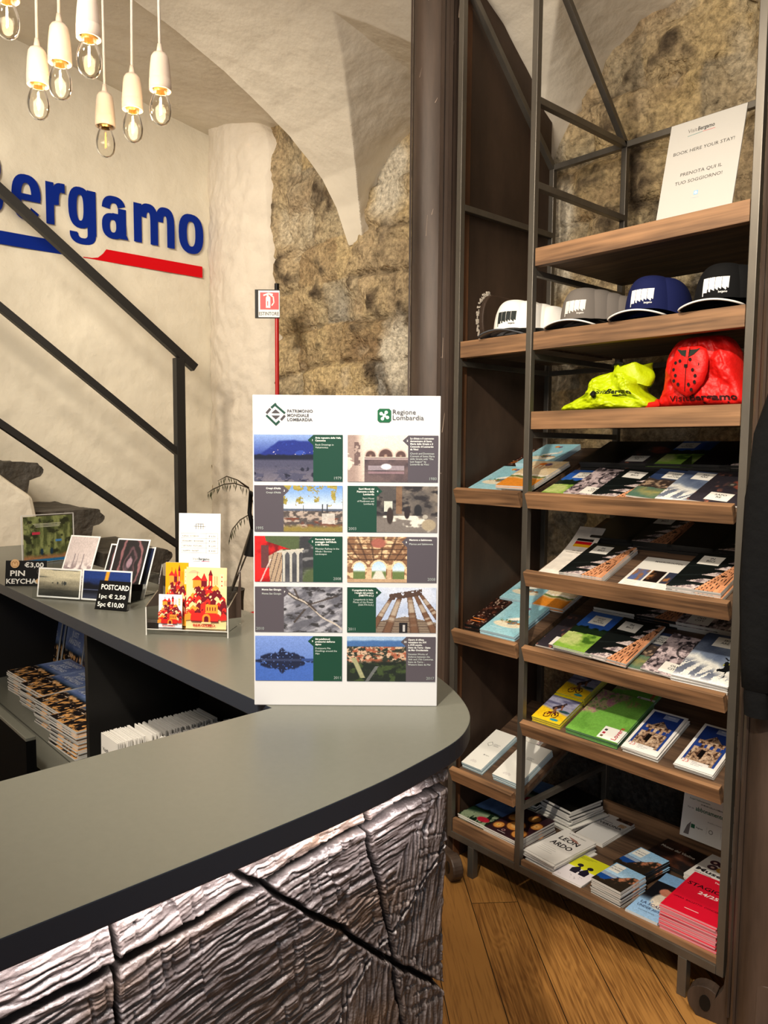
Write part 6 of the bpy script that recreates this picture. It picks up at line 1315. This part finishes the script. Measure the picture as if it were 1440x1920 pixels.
def postcard(M, w_, h_, fn, label, grp='postcards in the clear rack', brd_=.004):
    o = MB().box((0, 0, -.0006), (w_, h_, 0)).build('postcard', M_white, mw=M); p = Pr(); p.z = .0002; p.img(brd_, brd_, w_ - brd_, h_ - brd_, fn, 56, 56); p.build('picture', M_print, o); tag(o, label, 'postcard', grp); return o
M, wr = stand_frame((62, 1121), (243, 1133), lean=.16); M0 = M.copy()
ht = onsheet(M @ Matrix.Translation((0, .006, 0)), 78, 1058)[1] - .0
rackp = empty('postcard_rack', mw=M, label='clear acrylic postcard rack on the far counter arm', cat='rack')
MB().box((0, 0, -.07), (wr, .002, .004)).build('tray', M_acry, rackp)
MB().box((0, 0, .003), (wr, .026, .005)).build('front_lip', M_acry, rackp)
MB().box((0, .0, -.034), (wr, .075, -.032)).build('middle_wall', M_acry, rackp)
MB().box((0, .0, -.070), (wr, .110, -.068)).build('rear_wall', M_acry, rackp)
for x in (0, wr - .002): MB().box((x, 0, -.07), (x + .002, .050, .005)).build('side_wall', M_acry, rackp)
xa, xb = onsheet(M, 70, 1110)[0], onsheet(M, 150, 1125)[0]
postcard(M @ Matrix.Translation((xa, .004, .001)), xb - xa, ht - .006, pc_fog, 'foggy grey landscape postcard, front left of the clear rack')
xc, xd = onsheet(M, 150, 1125)[0], onsheet(M, 243, 1130)[0]
postcard(M @ Matrix.Translation((xc + .002, .004, -.0005)), xd - xc, ht - .004, pc_night, 'night blue postcard with a golden light beam, front right of the clear rack')
def lean_card(bl, br, tl, z0, fn, label, h_, w_=None, back=0, roll=0.0, lean=.30):
    Mq = M0 @ Matrix.Translation((onsheet(M0, *bl)[0], .004, -back)) @ Matrix.Rotation(-lean, 4, 'X') @ Matrix.Rotation(roll, 4, 'Z'); return postcard(Mq, w_, h_, fn, label)
Mb = M0 @ Matrix.Translation((0, 0, -.031)) @ Matrix.Rotation(-.30, 4, 'X')
def by_corners(Mb, tl, tr, h_, fn, label):
    a = onsheet(Mb, *tl); b = onsheet(Mb, *tr); w_ = math.hypot(b[0] - a[0], b[1] - a[1]); an = math.atan2(b[1] - a[1], b[0] - a[0])
    Mq = Mb @ Matrix.Translation((a[0], a[1], 0)) @ Matrix.Rotation(an, 4, 'Z') @ Matrix.Translation((0, -h_, 0)); return postcard(Mq, w_, h_, fn, label)
by_corners(Mb, (134, 1003), (189, 1006), onsheet(Mb, 134, 1003)[1] - .003, pc_snow, 'snowy old town postcard leaning in the rear of the rack')
by_corners(Mb, (222, 1009), (283, 1012), onsheet(Mb, 222, 1009)[1] - .003, pc_arch, 'dark arcade postcard standing upright in the rear of the rack')
Mb2 = M0 @ Matrix.Translation((0, 0, -.060)) @ Matrix.Rotation(-.28, 4, 'X')
by_corners(Mb2, (209, 1019), (248, 1022), onsheet(Mb2, 209, 1019)[1] - .003, pc_arch, 'dark postcard half hidden behind the arcade postcard, on its left')
by_corners(Mb2, (262, 1024), (293, 1026), onsheet(Mb2, 262, 1024)[1] - .003, lambda U, V: mx(pc_night(U, V), (.1, .1, .12), .5 + 0 * U), 'dark postcard half hidden behind the arcade postcard, on its right')
# black POSTCARD price card
M, w_ = stand_frame((177, 1142), (236, 1147), lean=.22); hh = onsheet(M, 193, 1088)[1]
Ms = M @ Matrix(((1, .18, 0, 0), (0, 1, 0, 0), (0, 0, 1, 0), (0, 0, 0, 1)))
o = MB().prism([(0, 0), (w_, 0), (w_ + .004, hh), (.006, hh)], -.002, 0).build('price_card', M_black, mw=M, bevel=.0005); tag(o, 'small black slanted price card with white postcard prices', 'price card')
MB().box((0, 0, -.05), (w_ + .0, .003, .0)).build('foot', M_black, o)
p = Pr(); p.text(w_ * .14, hh * .70, 'POSTCARD', hh * .24, ch, True, width=w_ * .88); p.text(w_ * .10, hh * .40, '1pc € 2,50', hh * .19, ch, True, width=w_ * .84); p.text(w_ * .08, hh * .12, '5pc €10,00', hh * .21, ch, True, width=w_ * .84); p.build('chalk_writing', M_matte, o)
# empty clear box behind
M, w_ = stand_frame((246, 1122), (300, 1112)); bxx = empty('clear_box', mw=M, label='small empty clear acrylic box between the postcards and the leaflet holder', cat='box')
for a, b2 in (((0, 0, 0), (w_, .055, .002)), ((0, 0, -.05), (w_, .055, -.048)), ((0, 0, -.05), (.002, .055, 0)), ((w_ - .002, 0, -.05), (w_, .055, 0)), ((0, 0, -.05), (w_, .002, 0))): MB().box(a, b2).build('acrylic_pane', M_acry, bxx)
for x in (.018, .030): MB().lathe([(0, .0035), (.003, .002), (.0035, 0)], 10, (x, .04, .002)).build('metal_rivet', M_steel, bxx)
# leaflet holder with illustrated cards
M, w_ = stand_frame((278, 1188), (432, 1194), lean=0); Mh = M.copy(); hd = empty('leaflet_holder', mw=M, label='clear acrylic holder with illustrated red and orange cards on the counter', cat='holder')
def HX(px, py, z=0): Mz = Mh @ Matrix.Translation((0, 0, z)); return onsheet(Mz, px, py)
y1 = HX(280, 1105)[1]
MB().box((0, .012, -.075), (w_, .014, .01)).build('floor_plate', M_acry, hd)
MB().box((0, .012, .006), (w_, .055, .0085)).build('front_pane', M_acry, hd)
MB().box((.01, .012, -.077), (w_ - .012, .150, -.075)).build('rear_pane', M_acry, hd)
for x in (0, w_ - .0025):
    MB().prism([(-.075, 0), (.012, 0), (.012, .062), (-.05, .085), (-.075, .14)], x, x + .0025, M=Matrix(((0, 0, 1, 0), (0, 1, 0, 0), (1, 0, 0, 0), (0, 0, 0, 1)))).build('side_pane', M_acry, hd)
for a_, b_2 in (((0, .012, .0085), (w_, .0132, .0105)), ((0, 0, .0105), (.0025, .060, .0125)), ((w_ - .0025, 0, .0105), (w_, .064, .0125))): MB().box(a_, b_2).build('polished_edge', mk('frosted_edge', (.80, .80, .78), .3), hd)
def tower_art(bg, pal, hill=True):
    def f(p, w_, h_, x0=0, y0=0):
        rr = random.Random(4)
        p.rect(x0, y0, x0 + w_, y0 + h_, bg); P_ = lambda a, b_: (x0 + a * w_, y0 + b_ * h_)
        if hill:
            p.poly([P_(.03, .90), P_(.12, .945), P_(.20, .955), P_(.30, .93), P_(.34, .90)], pal[5]); p.poly([P_(.82, .72), P_(.92, .79), P_(1, .80), P_(1, .70)], pal[5])
        def tw(cx, w2, y0_, y1_, c, roof, rc): p.poly([P_(cx - w2, y0_), P_(cx + w2, y0_), P_(cx + w2, y1_), P_(cx - w2, y1_)], c); p.poly([P_(cx - w2 * 1.25, y1_), P_(cx + w2 * 1.25, y1_), P_(cx, y1_ + roof)], rc)
        p.poly([P_(.16, .66), P_(.38, .66), P_(.38, .80), P_(.16, .80)], pal[2]); p.poly([P_(.13, .79), P_(.41, .79), P_(.27, .87)], pal[0]); p.line([P_(.27, .86), P_(.27, .92)], .0008, pal[1])
        tw(.60, .045, .55, .87, pal[0], .10, pal[1]); tw(.44, .07, .52, .78, pal[1], .13, pal[0]); p.poly([P_(.83, .66), P_(.93, .66), P_(.93, .90), P_(.83, .90)], pal[3])
        for k in range(3): p.disc(*P_(.88, .71 + .07 * k), w_ * .018, pal[0], 10)
        for k in range(3): p.line([P_(.70 + .035 * k, .72), P_(.70 + .035 * k, .86)], w_ * .008, pal[0])
        p.rect(*P_(.585, .70), *P_(.615, .78), pal[4])
        for j in range(9):
            y = .64 - j * .055; half = .24 + .20 * min(1, j / 4)
            for k in range(8):
                x = .5 + (k / 7 - .5) * 2 * half + rr.uniform(-.03, .03); s_ = rr.uniform(.05, .09); c = rr.choice([pal[0], pal[0], pal[1], pal[1], pal[2], pal[4]])
                p.poly([P_(x - s_, y - s_ * .8), P_(x + s_, y - s_ * .6), P_(x + s_ * .9, y + s_ * .4), P_(x, y + s_ * .9), P_(x - s_ * .9, y + s_ * .3)], c)
                if rr.random() < .5: p.poly([P_(x - s_ * .5, y - s_ * .4), P_(x + s_ * .2, y - s_ * .3), P_(x + s_ * .2, y + s_ * .2), P_(x - s_ * .5, y + s_ * .1)], rr.choice([pal[4], pal[3], pal[1]]))
        p.poly([P_(.50, .24), P_(.80, .24), P_(.80, .40), P_(.50, .40)], pal[2])
        for k in range(4): p.rect(*P_(.53 + k * .065, .30), *P_(.555 + k * .065, .36), pal[1])
        p.poly([P_(.14, .12), P_(.82, .12), P_(.78, .26), P_(.16, .26)], pal[0]); p.poly([P_(.14, .115), P_(.82, .115), P_(.82, .13), P_(.14, .13)], pal[1])
        p.disc(*P_(.52, .18), w_ * .10, pal[2], 18); p.rect(*P_(.42, .10), *P_(.62, .18), pal[2]); p.disc(*P_(.52, .175), w_ * .055, pal[1], 16); p.rect(*P_(.465, .10), *P_(.575, .175), pal[1]); p.rect(*P_(.40, .085), *P_(.64, .115), bg)
        for sx in (.04, .94):
            for k in range(3): p.line([P_(sx - .03, .24 + .03 * k), P_(sx + .03, .26 + .03 * k)], w_ * .012, pal[0])
    return f
pal1 = ((.83, .16, .14), (.42, .07, .13), (.95, .58, .20), (.97, .85, .66), (.98, .80, .58), (.93, .70, .55))
def art_card(tl, br, z, bg, pal, text, label, hill=True, y0=.014, cat='card'):
    Mz = Mh @ Matrix.Translation((0, 0, z)) @ Matrix.Rotation(-.07, 4, 'X'); a, b2 = onsheet(Mz, *tl), onsheet(Mz, *br); w2, h2 = b2[0] - a[0], a[1] - y0
    o = MB().box((0, 0, -.002), (w2, h2, 0)).build('illustrated_card', M_white, mw=Mz @ Matrix.Translation((a[0], y0, 0))); p = Pr(); p.dz = .00003; p.z = .0001
    tower_art(bg, pal, hill)(p, w2, h2 if not text else h2 * 1.0)
    if text: p.text(w2 * .47, h2 * .04, 'BERGAMO', h2 * .055, (.78, .13, .12), .03, 'c', width=w2 * .55)
    p.build('illustration', M_print, o); tag(o, label, cat); return o
art_card((350, 1063), (424, 1185), -.004, (.97, .84, .60), pal1, True, 'large cream card with a red and orange hill town, front right of the holder')
art_card((311, 1054), (352, 1180), -.022, (.95, .62, .05), pal1, False, 'orange card with red towers behind the small white card', hill=False)
art_card((298, 1114), (341, 1181), -.004, (.93, .91, .92), pal1, True, 'small white card with a red hill town, front left of the holder', hill=False)
Mz = Mh @ Matrix.Translation((0, 0, -.055)) @ Matrix.Rotation(-.05, 4, 'X'); a, b2 = onsheet(Mz, 339, 962), onsheet(Mz, 417, 966); wp = b2[0] - a[0]; hp = a[1] - .014
o = MB().box((0, 0, -.0008), (wp, hp, 0)).build('price_list', M_white, mw=Mz @ Matrix.Translation((a[0] - .004, .014, 0))); tag(o, 'tall white price list sheet standing at the back of the clear holder', 'price list')
p = Pr(); k_ = (.25, .25, .27); ty = lambda px, py: onsheet(Mz, px, py)[1] - .014
yt = ty(376, 1000); yb = ty(350, 1036)
cxl, cyl = wp * .50, ty(376, 987)
for k in range(4): p.line([(cxl - .0085 + .0055 * k, cyl - .006), (cxl - .0085 + .0055 * k, cyl + .005), (cxl - .003 + .0055 * k if k < 3 else cxl + .008, cyl + .006)], .0010, k_)
p.line([(cxl - .013, cyl), (cxl + .013, cyl)], .0010, k_)
rows_ = (('AGENDA / NOTEBOOK', '€ 6,50'), ('SEGNALIBRO / BOOKMARK', '€ 2,00'), ('CARTOLINA / POSTCARD', '€ 2,50'), ('CALAMITA / MAGNET', '€ 4,00'))
for k in range(5): y = yt + (yb - yt) * k / 4; p.line([(wp * .06, y), (wp * .94, y)], .0005, (.5, .5, .5))
for x in (.06, .66, .94): p.line([(wp * x, yt), (wp * x, yb)], .0005, (.5, .5, .5))
for k, (a_, b_2) in enumerate(rows_): y = yt + (yb - yt) * (k + .72) / 4; p.text(wp * .08, y, a_, .0048, k_, False, width=wp * (.40, .52, .48, .40)[k]); p.text(wp * .80, y, b_2, .0048, k_, False, 'c', width=wp * .16)
yv = ty(370, 1050); p.text(wp * .47, yv, 'Visit', .008, (.45, .45, .45), False, 'r', width=wp * .14); p.text(wp * .48, yv, 'Bergamo', .008, (.25, .30, .35), True, width=wp * .26); p.line([(wp * .34, yv - .0025), (wp * .52, yv - .0025)], .0006, (.3, .4, .5)); p.line([(wp * .55, yv - .0025), (wp * .74, yv - .0025)], .0009, (.75, .15, .40)); p.build('print', M_print, o)

# ================================================================== stacks in the cabinet
ZD_ = DZ + .0005
specs = [(-.352, -1.31, 15, 'rightmost'), (-.530, -1.29, 14, 'second from right'), (-.705, -1.275, 14, 'third from right'), (-.880, -1.26, 13, 'fourth from right')]
pA = [Vector(PZ(x, y, ZD_ + .065)) for x, y in ((137, 1393), (103, 1355))]
for i, (x, y, n, dsc) in enumerate(specs):
    Mx_ = Matrix.Translation((x - .165, y, ZD_))
    stack('magazine', 'city', Mx_, 0, 0, .165, .225, n, .0044, 'blue town magazine topping the stack in the counter cabinet, ' + dsc + ' stack', 'town magazine in the counter cabinet, ' + dsc + ' stack', 'magazine', 'town magazines stacked in the counter cabinet', rot=.06, jit=.004)
p5 = PY(62, 1262, -1.045)
for i, (pxa, pxb, py, lab) in enumerate(((58, 78, 1200, 'leftmost'), (77, 101, 1212, 'second from left'), (116, 144, 1226, 'second from right'), (151, 172, 1244, 'rightmost'))):
    a = Vector(PY(pxa, py, -1.07)); b2 = Vector(PY(pxb, py + 8, -1.07)); h2 = .205
    zb_ = ZD_ + (0.0)
    nn = (1, 3, 3, 2)[i]
    for k in range(nn):
        Ms_ = Matrix.Translation((a.x + .004 * k, -1.07 + .012 * k - .0, zb_)) @ Matrix.Rotation(math.radians(80), 4, 'X')
        hgt2 = (a.z - zb_) / math.sin(math.radians(80))
        hgt2 = min(max(hgt2, .16), .235)
        o = bpy.data.objects.new('magazine', book_mesh(.152, .225, .005, 'w')); COL.objects.link(o); o.matrix_world = Ms_
        c_ = bpy.data.objects.new('cover', cover('city', .152, .225)); COL.objects.link(c_); c_.parent = o; c_.location = (0, 0, .005)
        tag(o, ('blue town magazine standing upright at the back of the cabinet, ' + lab) if k == 0 else 'town magazine standing behind another at the back of the cabinet, ' + lab + ', copy ' + ('', 'two', 'three')[k], 'magazine', 'town magazines standing in the counter cabinet')
# leaflets filed on edge
lm = MB().box((0, 0, 0), (.092, .0022, .105)).mesh('leaflet'); lm.materials.append(mk('white_leaflet', (.90, .89, .87), .7))
lp = Pr(); lp.rect(0, 0, .092, .105, (.93, .92, .9)); lp.rect(0, 0, .092, .045, (.10, .20, .45)); lp.text(.008, .066, 'VisitBergamo', .012, (.12, .12, .14), True, width=.074); lp.line([(.045, .060), (.08, .060)], .002, (.75, .1, .2)); lpm = lp.mesh('cover'); lpm.materials.append(M_print)
def row(x0, y0, n, step, label, grp, dz=0, turn=0):
    y = y0
    for k in range(n):
        o = bpy.data.objects.new('leaflet', lm); COL.objects.link(o); o.location = (x0 + R_.uniform(-.0025, .0025), y, ZD_ + dz); o.rotation_euler = (R_.uniform(-.05, .01), 0, R_.uniform(-.012, .012)); y += step + (R_.random() < .08) * .006
        tag(o, label, 'leaflet', grp)
        if k == 0:
            o['label'] = 'white leaflet with dark heading, foremost of the ' + grp
            c_ = bpy.data.objects.new('cover', lpm); COL.objects.link(c_); c_.parent = o; c_.matrix_basis = Matrix.Translation((0, -.0003, 0)) @ Matrix.Rotation(PI / 2, 4, 'X')
q1 = PZ(188, 1373, ZD_ + .105); q2 = PZ(365, 1330, ZD_ + .105)
row(q1[0], q1[1], 52, (min(q2[1], -1.01) - q1[1]) / 54, 'white leaflet filed on edge in the long row of the cabinet', 'long filed row')
q3 = PZ(305, 1398, ZD_ + .09)
row(q1[0] + .115, q3[1], 40, .0042, 'white leaflet filed on edge in the lower right row', 'right filed row', dz=-.0)
